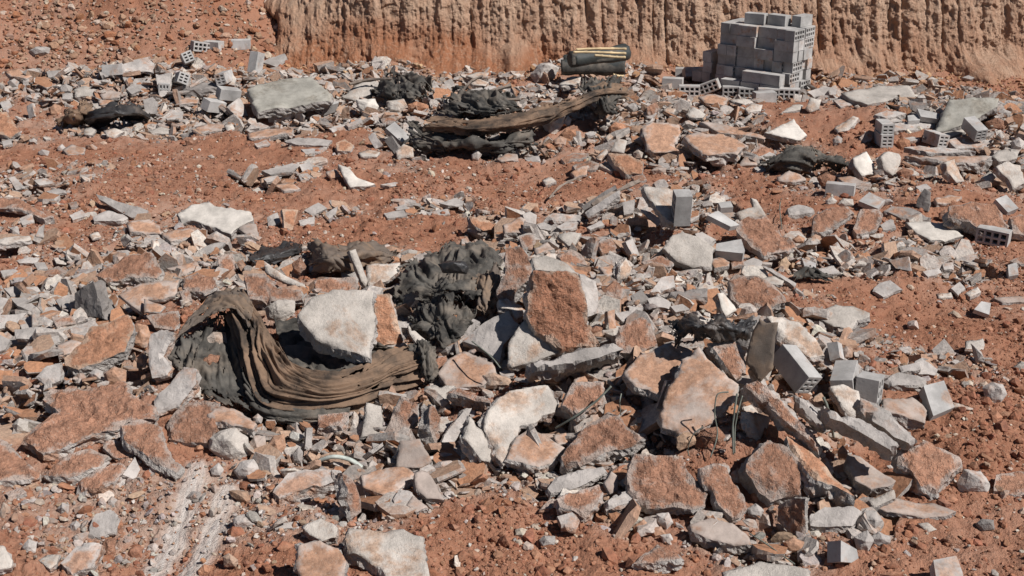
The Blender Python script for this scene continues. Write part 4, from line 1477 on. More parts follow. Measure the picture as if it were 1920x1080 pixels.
def cloth_grid(rows, nu, nv, folds=0, famp=.03, crumple=.03, cs=5.0, seed=1, along=True, edge=.02, panel=0.0, tear=0.0):
    W = np.array([[hit(p[0], p[1], p[2]) for p in r] for r in rows])
    W = crom(W, nv)
    W = np.swapaxes(crom(np.swapaxes(W, 0, 1), nu), 0, 1)     # [nv, nu, 3]
    du = np.gradient(W, axis=1)
    dv = np.gradient(W, axis=0)
    Nn = np.cross(du, dv)
    Nn /= np.linalg.norm(Nn, axis=2)[..., None] + 1e-9
    view = CAM - W
    s = np.sign(np.sum(Nn * view, axis=2))[..., None]
    Nn = Nn * s
    uu, vv = np.meshgrid(np.linspace(0, 1, nu), np.linspace(0, 1, nv))
    if folds:
        a_, b_ = (uu, vv) if along else (vv, uu)
        wp = .26 * fbm(a_ * 1.5, b_ * 1.4, seed=seed, oct=2) + .10 * fbm(a_ * 4, b_ * 3, seed=seed + 1, oct=2)
        w = 0
        for fq, am in ((folds * .55, 1.0), (folds * 1.2, .5), (folds * 2.3, .14)):
            sn = np.sin(2 * math.pi * (fq * (b_ + wp) + .3 * fq))
            w = w + am * (1 - np.abs(sn) * 2) * np.clip(.55 + 1.1 * vnoise(a_ * 2.6 + fq, b_ * 5, seed=seed + 3 + int(fq * 7)), 0, 1.3)
        W = W + Nn * (w * famp)[..., None]
    # sharp creases, longer along the hang of the cloth than across it
    wu, wv = (2.2, 6.5) if along else (6.5, 2.2)
    du_, dv_ = .35 * fbm(uu * 3, vv * 3, seed=seed + 60, oct=2), .35 * fbm(uu * 3 + 9, vv * 3, seed=seed + 61, oct=2)
    r = 0
    for q, (fq, a) in enumerate(((1, 1.0), (2.1, .5), (4.3, .24))):
        kx = 1 - np.abs(vnoise((uu + du_) * wu * fq + q * 5, (vv + dv_) * wv * fq, seed=seed + 11 + q)) * 2.0
        r = r + a * np.maximum(kx, -.5)
    ky = fbm(uu * 16, vv * 16, seed=seed + 70, oct=3)
    W = W + Nn * (r * crumple * .55 + ky * crumple * .10)[..., None]
    if panel:
        pu, pv = uu + .05 * fbm(uu * 4, vv * 4, seed=seed + 80, oct=2), vv + .05 * fbm(uu * 4 + 3, vv * 4, seed=seed + 81, oct=2)
        p = tri_noise(pu * 5 + pv * 2, pv * 4 - pu * 2, seed + 82) + .42 * tri_noise(pu * 11 - pv * 4, pv * 9 + pu * 4, seed + 83) + .22 * tri_noise(pu * 25 + pv * 8, pv * 22, seed + 84)
        W = W + Nn * (p * panel)[..., None]
    # ragged hems
    j = edge * fbm(uu * 14, vv * 14, seed=seed + 40, oct=2)
    rimv = np.clip(1 - np.minimum(vv, 1 - vv) * 8, 0, 1)
    W[..., 2] += j * rimv
    W[..., 0] += .7 * edge * fbm(uu * 9 + 4, vv * 9, seed=seed + 50, oct=2) * rimv
    V = W.reshape(-1, 3)
    Fc = []
    tn = fbm(uu * 7, vv * 7, seed=seed + 90, oct=4, gain=.65) + .5 * fbm(uu * 23, vv * 23, seed=seed + 91, oct=2)
    ed = np.minimum(np.minimum(uu, 1 - uu) * 1.6, np.minimum(vv, 1 - vv))
    gone = (tn * .16 + .07 > ed / tear) if tear else np.zeros_like(uu, bool)
    if tear:
        gone |= tn > 1.15
    for a in range(nv - 1):
        for b in range(nu - 1):
            if gone[a, b]:
                continue
            i = a * nu + b
            Fc.append((i, i + 1, i + nu + 1, i + nu))
    return V, Fc


def join(parts):
    V, Fc, off = [], [], 0
    for v, f in parts:
        V.append(v)
        Fc += [tuple(i + off for i in q) for q in f]
        off += len(v)
    return np.concatenate(V), Fc


def cloth_obj(name, parts, mat, thick=.008, parent=None):
    V, Fc = join(parts)
    o = mesh_obj(name, V, Fc, [mat], None, True, parent=parent)
    md = o.modifiers.new('thickness', 'SOLIDIFY')
    md.thickness = thick
    md.offset = 0
    return o


# the swagged tarp in the middle of the heap
swag = cloth_grid([
    [(452, 545, .42), (486, 580, .40), (515, 635, .34), (553, 680, .30), (612, 700, .28), (680, 686, .28), (735, 655, .30), (802, 640, .26)],
    [(445, 556, .48), (476, 605, .42), (500, 655, .36), (540, 702, .30), (606, 725, .28), (680, 712, .28), (745, 685, .30), (806, 662, .24)],
    [(436, 572, .44), (462, 632, .34), (482, 690, .26), (515, 735, .22), (596, 750, .20), (678, 740, .20), (745, 708, .20), (798, 690, .16)],
    [(428, 590, .30), (446, 660, .18), (458, 725, .10), (492, 768, .04), (580, 778, .03), (660, 769, .03), (735, 742, .03), (782, 716, .03)]],
    260, 150, folds=4.2, famp=0.03, crumple=0.03, seed=2, panel=.028, tear=0.35, edge=.04)
hood = cloth_grid([
    [(372, 590, .30), (392, 556, .34), (425, 542, .40), (452, 545, .44), (470, 560, .44)],
    [(348, 612, .32), (375, 582, .40), (412, 560, .50), (445, 562, .54), (474, 585, .50)],
    [(330, 634, .28), (365, 612, .36), (402, 585, .48), (438, 574, .54), (468, 610, .46)]],
    60, 34, folds=1.2, famp=.02, crumple=0.02, seed=5, panel=0.03, tear=0.5)
inner = cloth_grid([
    [(370, 615, .22), (405, 590, .30), (440, 585, .34), (465, 640, .30)],
    [(350, 650, .20), (390, 650, .18), (430, 650, .12), (470, 700, .12)],
    [(330, 690, .14), (385, 700, .12), (430, 720, .10), (475, 740, .08)],
    [(310, 660, .06), (380, 740, .03), (440, 760, .03), (480, 772, .02)]],
    60, 50, folds=3, famp=0.025, crumple=0.03, seed=8, panel=0.05, tear=1, along=False)
left_drape = cloth_grid([
    [(318, 640, .15), (345, 625, .25), (375, 625, .28)],
    [(308, 662, .10), (335, 665, .24), (370, 670, .25)],
    [(312, 690, .04), (335, 700, .14), (362, 715, .12)]], 36, 36, folds=1.5, famp=.03, crumple=0.03, seed=9, panel=0.05, tear=1, along=False)
t = bpy.data.objects.new('geotextile_tarp', None)
COL.objects.link(t)
g0 = hit(560, 760)
t.location = g0
tag(t, 'brown dusty tarp hanging in a pleated swag below the big cream slab', 'tarp', 'cloth and plastic sheets in the rubble')


def part_of(parent, o, name):
    o.name = name
    o.parent = parent
    o.matrix_parent_inverse = Matrix.Translation(parent.location).inverted()
    return o


part_of(t, cloth_obj('pleated_swag', [swag], M_TARP), 'pleated_swag')
part_of(t, cloth_obj('tarp_hood', [hood], M_FELT), 'tarp_hood')
pocket = cloth_grid([
    [(515, 600, .20), (570, 600, .18), (630, 620, .15), (690, 640, .15), (740, 650, .15)],
    [(525, 650, .14), (580, 650, .10), (630, 660, .08), (690, 665, .08), (740, 665, .10)],
    [(550, 690, .24), (600, 705, .24), (640, 700, .24), (690, 690, .24), (740, 670, .22)]], 60, 40, folds=3, famp=.03, crumple=.07, cs=4, seed=66)
skirt = cloth_grid([
    [(455, 690, .20), (480, 730, .14), (530, 750, .12), (600, 758, .10), (660, 755, .10)],
    [(458, 725, .12), (485, 760, .09), (540, 778, .08), (600, 780, .08), (655, 772, .07)],
    [(470, 760, .02), (500, 782, .02), (550, 796, .02), (600, 794, .02), (650, 784, .02)]], 80, 40, folds=3, famp=.02, crumple=.04, cs=4, seed=67)
tail = cloth_grid([
    [(770, 648, .30), (786, 640, .34), (800, 642, .32), (810, 652, .26)],
    [(778, 672, .24), (790, 668, .30), (804, 668, .28), (815, 676, .22)],
    [(790, 700, .08), (798, 712, .08), (810, 714, .08), (822, 704, .06)]], 40, 40, folds=3, famp=.025, crumple=.05, cs=4, seed=68, along=False)
part_of(t, cloth_obj('hanging_lining', [inner, left_drape, pocket, skirt, tail], M_RAG), 'hanging_lining')

# the crumpled cloth up the heap
c1 = cloth_grid([
    [(770, 492, 0.174), (800, 468, 0.186), (850, 455, 0.186), (900, 452, 0.186), (950, 462, 0.161)],
    [(748, 520, 0.236), (800, 500, 0.298), (850, 492, 0.322), (900, 488, 0.322), (948, 490, 0.248)],
    [(738, 550, 0.186), (790, 535, 0.248), (840, 535, 0.273), (895, 530, 0.285), (940, 525, 0.236)],
    [(745, 580, 0.074), (790, 565, 0.161), (840, 560, 0.186), (885, 570, 0.186), (930, 555, 0.186)]],
    150, 110, folds=1.5, famp=0.02, crumple=.06, seed=12, panel=0.06, tear=1.0)
c2 = cloth_grid([
    [(775, 575, 0.155), (810, 562, 0.198), (850, 562, 0.198), (890, 580, 0.174)],
    [(770, 600, 0.155), (805, 590, 0.248), (850, 592, 0.260), (895, 600, 0.174)],
    [(785, 625, 0.074), (815, 628, 0.155), (850, 632, 0.155), (880, 615, 0.112)],
    [(800, 645, 0.025), (825, 650, 0.037), (850, 648, 0.037), (868, 630, 0.037)]],
    120, 100, folds=2, famp=0.02, crumple=.06, seed=15, panel=0.06, tear=1.0, along=False)
c3 = cloth_grid([
    [(890, 500, 0.285), (915, 495, 0.310), (938, 500, 0.285)],
    [(885, 530, 0.285), (912, 525, 0.322), (938, 525, 0.273)],
    [(890, 560, 0.211), (912, 560, 0.236), (932, 550, 0.211)],
    [(895, 580, 0.161), (910, 585, 0.174), (928, 570, 0.161)]], 40, 50, folds=2, famp=.03, crumple=0.02, seed=18, panel=0.03, tear=0.8, along=False)
o = cloth_obj('crumpled_cloth', [c1, c2], M_RAG)
tag(o, 'grey-black crumpled cloth heaped left of the huge upright red slab', 'cloth', 'cloth and plastic sheets in the rubble')
c3o = cloth_obj('brown_flap', [c3], M_FELT)
c3o.parent = o
c3o.matrix_parent_inverse = Matrix.Translation(o.location).inverted()

film = cloth_grid([
    [(468, 486, .05), (495, 465, .08), (535, 456, .08), (566, 455, .06)],
    [(470, 492, .10), (500, 478, .16), (535, 470, .16), (566, 463, .10)],
    [(490, 497, .02), (515, 496, .05), (545, 485, .05), (562, 478, .02)]], 50, 30, folds=2, famp=.02, crumple=0.02, seed=19, panel=0.04, tear=1)
tag(cloth_obj('plastic_sheet', [film], M_BLACK, .004), 'dark plastic sheet on red soil behind the heap, above the tarp hood', 'plastic sheet', 'cloth and plastic sheets in the rubble')
bund = cloth_grid([
    [(580, 470, .10), (600, 452, .18), (650, 450, .18), (700, 455, .16), (742, 468, .05)],
    [(575, 490, .18), (610, 475, .34), (655, 472, .32), (700, 474, .24), (745, 478, .10)],
    [(578, 512, .04), (615, 512, .10), (660, 505, .10), (700, 496, .08), (735, 490, .02)]], 110, 60, folds=2.5, famp=.03, crumple=0.02, seed=22, panel=0.06, tear=0.8)
tag(cloth_obj('folded_cloth', [bund], M_FELT), 'brown-grey folded cloth bundle lying behind the crumpled grey cloth', 'cloth', 'cloth and plastic sheets in the rubble')

# the far tarp
band = cloth_grid([
    [(800, 222, .35), (840, 222, .35), (900, 228, .38), (960, 218, .42), (1020, 205, .46), (1080, 180, .52), (1130, 160, .55), (1175, 158, .45)],
    [(795, 235, .40), (840, 236, .45), (900, 240, .48), (960, 232, .52), (1025, 215, .55), (1085, 192, .60), (1135, 172, .62), (1180, 172, .48)],
    [(790, 246, .25), (840, 252, .28), (900, 254, .30), (965, 246, .34), (1030, 228, .38), (1090, 204, .42), (1138, 185, .45), (1178, 188, .35)]],
    190, 80, folds=3, famp=0.04, crumple=0.04, seed=31, panel=0.05, tear=0.7)
under = cloth_grid([
    [(770, 225, 0.228), (830, 240, 0.255), (900, 248, 0.255), (960, 245, 0.255), (1000, 238, 0.228)],
    [(765, 250, 0.228), (830, 262, 0.273), (900, 266, 0.273), (960, 262, 0.255), (1005, 255, 0.228)],
    [(790, 285, 0.018), (840, 285, 0.046), (900, 282, 0.046), (960, 286, 0.046), (990, 280, 0.018)]], 120, 80, folds=2, famp=0.03, crumple=0.03, seed=34, panel=0.11, tear=1.2, along=False)
upper = cloth_grid([
    [(850, 165, 0.228), (890, 160, 0.318), (930, 165, 0.318), (965, 185, 0.273)],
    [(830, 190, 0.318), (880, 185, 0.410), (930, 190, 0.410), (975, 200, 0.364)],
    [(815, 215, 0.273), (870, 215, 0.309), (930, 218, 0.328), (985, 210, 0.328)]], 120, 80, folds=2, famp=0.03, crumple=0.03, seed=37, panel=0.11, tear=1.2)
loops = cloth_grid([
    [(1095, 152, .42), (1120, 142, .46), (1145, 140, .46), (1165, 146, .40)],
    [(1085, 165, .52), (1115, 160, .60), (1140, 158, .60), (1165, 165, .48)],
    [(1110, 190, .45), (1125, 195, .50), (1145, 195, .50), (1160, 190, .40)],
    [(1120, 212, .25), (1132, 218, .25), (1145, 216, .25), (1155, 206, .2)]], 60, 60, folds=3, famp=0.05, crumple=0.03, seed=41, panel=0.08, tear=1, along=False)
t2 = bpy.data.objects.new('far_tarp', None)
COL.objects.link(t2)
t2.location = hit(960, 280)
tag(t2, 'long brown and black tarp twisted over rubble below the black rolls', 'tarp', 'cloth and plastic sheets in the rubble')
part_of(t2, cloth_obj('twisted_band', [band], M_TARP, .015), 'twisted_band')
part_of(t2, cloth_obj('black_underlay', [under, upper, loops], M_RAG, .012), 'black_underlay')

rag = cloth_grid([
    [(690, 160, 0.210), (720, 140, 0.266), (760, 135, 0.280), (800, 150, 0.238)],
    [(700, 175, 0.224), (730, 165, 0.294), (770, 160, 0.294), (815, 165, 0.210)],
    [(722, 190, 0.105), (740, 190, 0.154), (770, 188, 0.140), (800, 180, 0.084)]], 90, 60, folds=1.5, famp=0.03, crumple=0.03, seed=44, panel=0.11, tear=1.2, along=False)
tag(cloth_obj('black_rag', [rag], M_RAG, .012), 'black ragged cloth draped over far rubble left of the far tarp', 'cloth', 'cloth and plastic sheets in the rubble')
pl = cloth_grid([
    [(1255, 610, .40), (1285, 592, .48), (1330, 590, .48), (1375, 597, .42), (1418, 600, .36)],
    [(1262, 625, .45), (1295, 612, .55), (1335, 608, .55), (1375, 612, .48), (1415, 618, .38)],
    [(1270, 648, .25), (1300, 645, .32), (1335, 640, .32), (1370, 640, .28), (1405, 640, .22)]], 120, 70, folds=2, famp=0.025, crumple=0.03, seed=47, panel=0.06, tear=1, along=False)
tag(cloth_obj('plastic_sheet', [pl], M_BLACK, .006), 'crumpled black plastic lying in a hollow left of the quarter-disc slab', 'plastic sheet', 'cloth and plastic sheets in the rubble')
sh = cloth_grid([
    [(1430, 300, .12), (1470, 280, .22), (1510, 275, .26), (1550, 290, .22), (1592, 303, .10)],
    [(1428, 312, .12), (1470, 300, .26), (1515, 295, .30), (1555, 302, .24), (1594, 308, .10)],
    [(1445, 322, .02), (1480, 322, .05), (1520, 318, .05), (1555, 314, .04), (1585, 312, .02)]], 120, 60, folds=5.2, famp=.04, crumple=0.03, seed=50, panel=0.04, tear=1)
tag(cloth_obj('pleated_sheet', [sh], M_RAG, .01), 'dark pleated sheet fanning out left of the white standing slab', 'cloth', 'cloth and plastic sheets in the rubble')
bf = cloth_grid([
    [(158, 215, .25), (180, 200, .38), (220, 195, .42), (255, 195, .40), (280, 215, .20)],
    [(158, 228, .20), (182, 215, .36), (220, 212, .42), (258, 212, .36), (282, 220, .16)],
    [(165, 238, .02), (190, 237, .05), (225, 230, .06), (260, 227, .05), (280, 224, .02)]], 70, 40, folds=2, famp=.05, crumple=0.02, seed=53, panel=0.04, tear=0.6)
tag(cloth_obj('black_film', [bf], M_BLACK, .006), 'shiny black plastic film bulging from the far left rubble', 'plastic sheet', 'cloth and plastic sheets in the rubble')
rg = cloth_grid([
    [(105, 222, .2), (125, 200, .36), (150, 190, .40), (172, 192, .36)],
    [(108, 232, .14), (130, 215, .34), (152, 208, .38), (172, 210, .30)],
    [(118, 240, .02), (135, 238, .05), (152, 236, .05), (165, 235, .02)]], 44, 34, folds=2, famp=.05, crumple=0.03, seed=56, panel=0.06, tear=1)
tag(cloth_obj('brown_rag', [rg], M_TARP, .012), 'dull brown rag against the shiny black film in far rubble', 'cloth', 'cloth and plastic sheets in the rubble')
FX = [(1280 + a / 3, 360 + b / 3) for a, b in ((390, 790), (430, 710), (470, 738), (535, 735), (520, 830), (505, 1000), (440, 1065), (352, 960))]
feo = make_slab('felt_sheet', FX, (-.35, -.85, .3), .025, .16, 'p', np.random.default_rng(8))
feo.data.materials[0] = M_FELT
feo.data.materials[1] = M_FELT
tag(feo, 'stiff brown felt sheet standing upright at the upper end of the tilted hollow block', 'felt sheet', 'cloth and plastic sheets in the rubble')
rm = cloth_grid([
    [(1480, 515, .10), (1510, 498, .16), (1540, 508, .16), (1562, 520, .08)],
    [(1490, 525, .04), (1515, 522, .08), (1540, 526, .08), (1558, 528, .03)]], 40, 20, folds=2, famp=.02, crumple=0.03, seed=62, panel=0.04, tear=1)
tag(cloth_obj('black_scrap', [rm], M_RAG, .006), 'scrap of black cloth among grey bits beside the earth-caked slab', 'cloth', 'cloth and plastic sheets in the rubble')


# ------------------------------------------------------------------ tubes: rolls, poles, wires
def tube(path, rad, seg=8, cap=True, wob=0.0, seed=0):
    P = np.asarray(path, float)
    n = len(P)
    rad = np.broadcast_to(np.asarray(rad, float), (n,))
    T = np.gradient(P, axis=0)
    T /= np.linalg.norm(T, axis=1)[:, None] + 1e-9
    up = np.array([0.0, 0, 1]) if abs(T[0][2]) < .8 else np.array([0, 1.0, 0])
    V, Fc = [], []
    for i in range(n):
        a = np.cross(T[i], up)
        a /= np.linalg.norm(a) + 1e-9
        b = np.cross(a, T[i])
        for k in range(seg):
            w = 2 * math.pi * k / seg
            r = rad[i] * (1 + wob * float(vnoise(np.array(i * .35), np.array(k * 1.3), seed=seed)))
            V.append(P[i] + (a * math.cos(w) + b * math.sin(w)) * r)
    for i in range(n - 1):
        for k in range(seg):
            q = (k + 1) % seg
            Fc.append((i * seg + k, i * seg + q, (i + 1) * seg + q, (i + 1) * seg + k))
    if cap:
        Fc.append(tuple(range(seg - 1, -1, -1)))
        Fc.append(tuple((n - 1) * seg + k for k in range(seg)))
    return np.array(V), Fc


def px_path(pts, n):
    return crom(np.array([hit(*p) for p in pts]), n)


def roll(u0, v0, u1, v1, lift, r, label, seed):
    a, b = hit(u0, v0, lift), hit(u1, v1, lift)
    b[1] = a[1] + (b[1] - a[1]) * .3
    b[2] = a[2] + .02
    path = crom(np.array([a, a + (b - a) * .33 + [0, 0, .01], a + (b - a) * .66 - [0, 0, .015], b]), 22)
    rr = r * (1 + .05 * np.sin(np.linspace(0, 9, 22)))
    o = bpy.data.objects.new('sheeting_roll', None)
    COL.objects.link(o)
    o.location = path.mean(0) - [0, 0, r]
    tag(o, label, 'roll', 'rolls of dark sheeting')
    V, Fc = tube(path, rr, 22, True, .10, seed)
    part_of(o, mesh_obj('rolled_sheet', V, Fc, [M_ROLL], None, True), 'rolled_sheet')
    ax = (b - a) / np.linalg.norm(b - a)
    # the loose flap of the outer turn
    fl = []
    for i, p in enumerate(path):
        for k in range(7):
            w = math.radians(-30 - k * 16)
            q = r * (1.06 + .02 * k)
            fl.append(p + np.array([0, math.sin(w) * q * 1.0, math.cos(w) * q]) + [0, 0, .004 * math.sin(i * 1.7)])
    ff = [(i * 7 + k, i * 7 + k + 1, (i + 1) * 7 + k + 1, (i + 1) * 7 + k) for i in range(21) for k in range(6)]
    fo = mesh_obj('loose_flap', np.array(fl), ff, [M_RAG], None, True)
    md = fo.modifiers.new('thickness', 'SOLIDIFY')
    md.thickness = .01
    part_of(o, fo, 'loose_flap')
    return o


roll(1052, 126, 1172, 128, .36, .15, 'lower thick black roll resting on the far rubble', 3)
roll(1072, 112, 1160, 116, .60, .14, 'upper black roll lying on another under the bamboo poles', 4)
roll(1058, 110, 1080, 112, .5, .07, 'short thin black roll end poking out beside the two longer rolls', 5)
for k, (u0, v0, u1, v1, lf, lab) in enumerate([
    (1080, 93, 1172, 94, .93, 'rearmost yellow bamboo pole lying along the black rolls'),
    (1075, 99, 1172, 100, .91, 'middle yellow bamboo pole on the black rolls'),
    (1115, 105, 1172, 108, .89, 'shorter front bamboo pole on the black rolls'),
    (1150, 140, 1170, 143, .40, 'stub of bamboo pole below the end of the lower roll')]):
    a, b = hit(u0, v0, lf), hit(u1, v1, lf)
    b[1] = a[1] + .05
    b[2] = a[2] - .01 * k
    path = np.linspace(a, b, 26)
    path[:, 2] += .012 * np.sin(np.linspace(0, 3, 26) + k)
    rr = np.full(26, .020)
    rr[::6] = .026
    V, Fc = tube(path, rr, 8)
    tag(mesh_obj('bamboo_pole', V, Fc, [M_BAMBOO], None, True), lab, 'pole', 'bamboo poles on the rolls')

WIRES = [
    ([(1382, 738, .55), (1378, 765, .45), (1374, 800, .3), (1375, 852, .1)], .012, 'thick grey-green strap hanging straight down beside the leaning tan slab'),
    ([(1392, 742, .5), (1384, 770, .4), (1378, 805, .25), (1378, 850, .1)], .009, 'grey-green strap hanging down just beside the thick one'),
    ([(1366, 735, .5), (1345, 740, .5), (1340, 775, .35), (1345, 815, .2), (1332, 858, .08)], .009, 'bent green wire looping over the lower rim of the leaning tan slab'),
    ([(1318, 800, .3), (1300, 815, .25), (1290, 840, .12), (1292, 855, .05)], .007, 'short curved wire below the lower rim of the leaning tan slab'),
    ([(1146, 724, .42), (1120, 750, .35), (1080, 780, .25), (1042, 802, .12)], .014, 'grey-green strap slanting over the red rubble left of the leaning tan slab'),
    ([(1165, 738, .4), (1162, 755, .35), (1164, 778, .2)], .008, 'short green wire hanging above the grey-cornered red slab'),
    ([(1544, 745, .45), (1555, 775, .35), (1563, 820, .1)], .018, 'thin green rod leaning under the slab over the dark hollow'),
    ([(1405, 1000, .12), (1440, 1022, .1), (1490, 1058, .05)], .008, 'thin rusty wire lying over grey rubble near the bottom edge'),
    ([(885, 640, .4), (920, 668, .36), (938, 690, .26)], .010, 'thin green strap lying across the grey speckled slab'),
    ([(1465, 372, .2), (1462, 390, .1), (1466, 430, .04)], .010, 'thin stick stuck upright beside the red slab by the crest'),
]
for pts, r, lab in WIRES:
    V, Fc = tube(px_path(pts, 24), r * .65, 6, True, .25, 2)
    tag(mesh_obj('strap_wire', V, Fc, [M_WIRE], None, True), lab, 'wire', 'loose straps and wires in the rubble')
for k, (pts, r, lab) in enumerate([
    ([(880, 182, .35), (915, 172, .4), (958, 160, .4)], .035, 'grey split board poking up right of the black rags in the far rubble'),
    ([(905, 196, .3), (935, 188, .34), (975, 186, .3)], .03, 'grey splintered board lying over the upper folds of the far tarp'),
    ([(868, 170, .35), (884, 152, .42), (905, 142, .42)], .025, 'short split board slanting up behind the folds of the far tarp'),
    ([(655, 158, .3), (690, 150, .36), (735, 148, .36)], .03, 'dark board lying across the back of the black rags'),
    ([(1110, 385, .25), (1150, 362, .35), (1198, 340, .4)], .03, 'long dark board leaning beside the long tilted grey slab'),
    ([(1030, 372, .1), (1050, 350, .2), (1078, 336, .2)], .02, 'thin stick lying behind the crest rubble on red soil')]):
    V, Fc = tube(px_path(pts, 12), r * (1 + .25 * np.sin(np.arange(12) * 1.9 + k)), 4, True, .3, k)
    tag(mesh_obj('wood_splinter', V, Fc, [M_WOOD], None, False), lab, 'board', 'split boards in the rubble')
# pale plastic strip and black bag
V, Fc = tube(px_path([(600, 862, .05), (625, 852, .12), (655, 858, .10), (678, 876, .03)], 26), .022, 6)
V[:, 2] = V[:, 2].min() + (V[:, 2] - V[:, 2].min()) * .8
tag(mesh_obj('plastic_strip', V, Fc, [M_STRIP], None, True), 'pale green plastic strip curved over gravel below the tarp', 'plastic strip')
bag = make_chunk('plastic_bag', [(820, 495), (840, 488), (872, 490), (880, 502), (876, 514), (830, 512)], 'd', np.random.default_rng(3), .62)
bag.data.materials[0] = M_BLACK
for p in bag.data.polygons:
    p.use_smooth = True
tag(bag, 'small black plastic bag lying on top of the crumpled grey cloth', 'plastic bag')

# ------------------------------------------------------------------ ground
DENS = []   # photo ellipses where grey rubble lies: centre, radii, amount
for (u, v, ru, rv, a) in [
    (110, 600, 210, 120, 1.0), (380, 560, 150, 80, .6), (1000, 640, 430, 190, 1.0), (1300, 760, 320, 170, 1.0), (900, 540, 320, 70, 1.0), (1100, 870, 330, 100, .9), (150, 790, 200, 90, .75), (480, 800, 260, 60, .8), (330, 520, 300, 70, .9), (1400, 620, 200, 120, .9), (1260, 420, 230, 70, .9), (640, 840, 230, 70, .9), (330, 200, 360, 60, 1.0),
    (560, 250, 130, 30, .9), (880, 240, 260, 70, 1.0), (1270, 270, 200, 70, .9), (1200, 200, 140, 50, .9), (1720, 235, 230, 60, 1.0), (1880, 210, 70, 60, 1.0), (1850, 330, 140, 40, .6),
    (800, 398, 110, 34, .95), (1760, 485, 80, 50, .95), (1500, 500, 130, 40, .9), (1610, 985, 90, 70, 1.0), (640, 395, 80, 40, .7), (560, 325, 90, 30, .9), (60, 350, 150, 60, .6), (40, 450, 130, 60, .7),
    (1440, 1010, 140, 60, .7), (720, 930, 130, 60, .6), (1150, 960, 110, 60, .5), (1600, 360, 220, 40, .45), (1400, 300, 160, 60, .7), (1550, 840, 120, 80, .5),
    (940, 150, 120, 30, 1.0), (1030, 135, 50, 22, 1.0), (300, 165, 320, 45, 1.0), (640, 185, 160, 50, 1.0), (760, 175, 160, 40, 1.0), (1650, 215, 200, 45, 1.0), (1820, 260, 160, 60, 1.0), (1400, 200, 130, 18, .9), (1180, 230, 150, 70, 1.0), (150, 60, 150, 40, .5), (1690, 165, 160, 30, .7), (250, 430, 200, 60, .35), (1740, 700, 120, 40, .5), (400, 930, 130, 100, .35), (550, 780, 90, 40, .8)]:
    c = flat_px(u, v)
    rx = ru / (F / np.linalg.norm(c - CAM))
    ya, yb = flat_px(u, v - rv)[1], flat_px(u, v + rv)[1]
    DENS.append((c[0], (ya + yb) / 2, rx, max(.2, (ya - yb) / 2), a))


GRAV = []   # places of dust and fine gravel without big pieces
for (u, v, ru, rv, a) in [(360, 980, 230, 130, .85), (200, 1000, 200, 100, .75), (620, 980, 130, 90, .7), (80, 960, 120, 80, .5), (720, 880, 200, 40, .8), (1480, 1030, 200, 60, .5), (900, 860, 200, 30, .7), (1650, 700, 200, 60, .25)]:
    c = flat_px(u, v)
    ya, yb = flat_px(u, v - rv)[1], flat_px(u, v + rv)[1]
    GRAV.append((c[0], (ya + yb) / 2, ru / (F / np.linalg.norm(c - CAM)), max(.2, (ya - yb) / 2), a))


def dens2(x, y):
    return dens(x, y, GRAV)


def dens(x, y, zones=None):
    x, y = np.asarray(x, float), np.asarray(y, float)
    d = np.zeros(np.shape(x))
    w = .5 * fbm(x * 1.1, y * 1.1, seed=77, oct=3)
    for (cx, cy, rx, ry, a) in (DENS if zones is None else zones):
        q = np.sqrt(((x - cx) / rx) ** 2 + ((y - cy) / ry) ** 2) + w
        d = np.maximum(d, a * (1 - sstep(.55, 1.15, q)))
    return d * (1 - .9 * sstep(25.6, 26.4, y) * hill_w(x))


na, nr_ = 860, 900
ANG = np.linspace(-.62, .62, na)
RAD = np.concatenate([np.exp(np.linspace(math.log(5.5), math.log(36), nr_ - 6)), [40, 50, 70, 100, 150, 260]])
aa, rr = np.meshgrid(ANG, RAD)
GX, GY = rr * np.sin(aa), rr * np.cos(aa)
gz = H(GX, GY)
tr = np.zeros_like(gz)
for P in TRACKS:
    d = seg_dist(GX, GY, P) + .02 * vnoise(GX * 6, GY * 6, seed=98)
    tr = np.maximum(tr, (1 - sstep(.03, .15, d)) * (.82 + .18 * np.sin(d * 120)))
tr0 = tr
fineness = .5 + .5 * (vnoise(GX * .6, GY * .6, seed=90) * .5 + .5)
gz = gz + (1 - .75 * tr0) * fineness * (.045 * fbm(GX * 3.1, GY * 3.1, seed=91, oct=4, gain=.6) + .026 * np.abs(fbm(GX * 15, GY * 15, seed=95, oct=3, gain=.6)))
gz = gz - sstep(.3, .8, dens(GX, GY)) * (.06 + .16 * sstep(-.2, .45, fbm(GX * 2.3, GY * 2.3, seed=92, oct=3))) * (1 - tr)
gz = gz + .012 * tr * (1 + .4 * vnoise(GX * 12, GY * 12, seed=99))
for k in range(6):      # the machine's tread marks on the red patch at the bottom
    pass
GZ = gz
V = np.stack([GX, GY, gz], -1).reshape(-1, 3)
idx = np.arange(na * nr_).reshape(nr_, na)
quads = np.stack([idx[:-1, :-1], idx[:-1, 1:], idx[1:, 1:], idx[1:, :-1]], -1).reshape(-1, 4)


def big_mesh(name, V, quads, mats, smooth=True, attrs=None, corners=4):
    me = bpy.data.meshes.new(name)
    me.vertices.add(len(V))
    me.vertices.foreach_set('co', np.ascontiguousarray(V, np.float32).ravel())
    me.loops.add(quads.size)
    me.loops.foreach_set('vertex_index', np.ascontiguousarray(quads, np.int32).ravel())
    me.polygons.add(len(quads))
    me.polygons.foreach_set('loop_start', np.arange(0, quads.size, corners, dtype=np.int32))
    me.update(calc_edges=True)
    me.polygons.foreach_set('use_smooth', np.full(len(quads), smooth))
    for m in mats:
        me.materials.append(m)
    for nm, (ty, dom, arr) in (attrs or {}).items():
        at = me.attributes.new(nm, ty, dom)
        at.data.foreach_set('value' if ty == 'FLOAT' else 'color', np.ascontiguousarray(arr, np.float32).ravel())
    me.validate()
    o = bpy.data.objects.new(name, me)
    COL.objects.link(o)
    return o


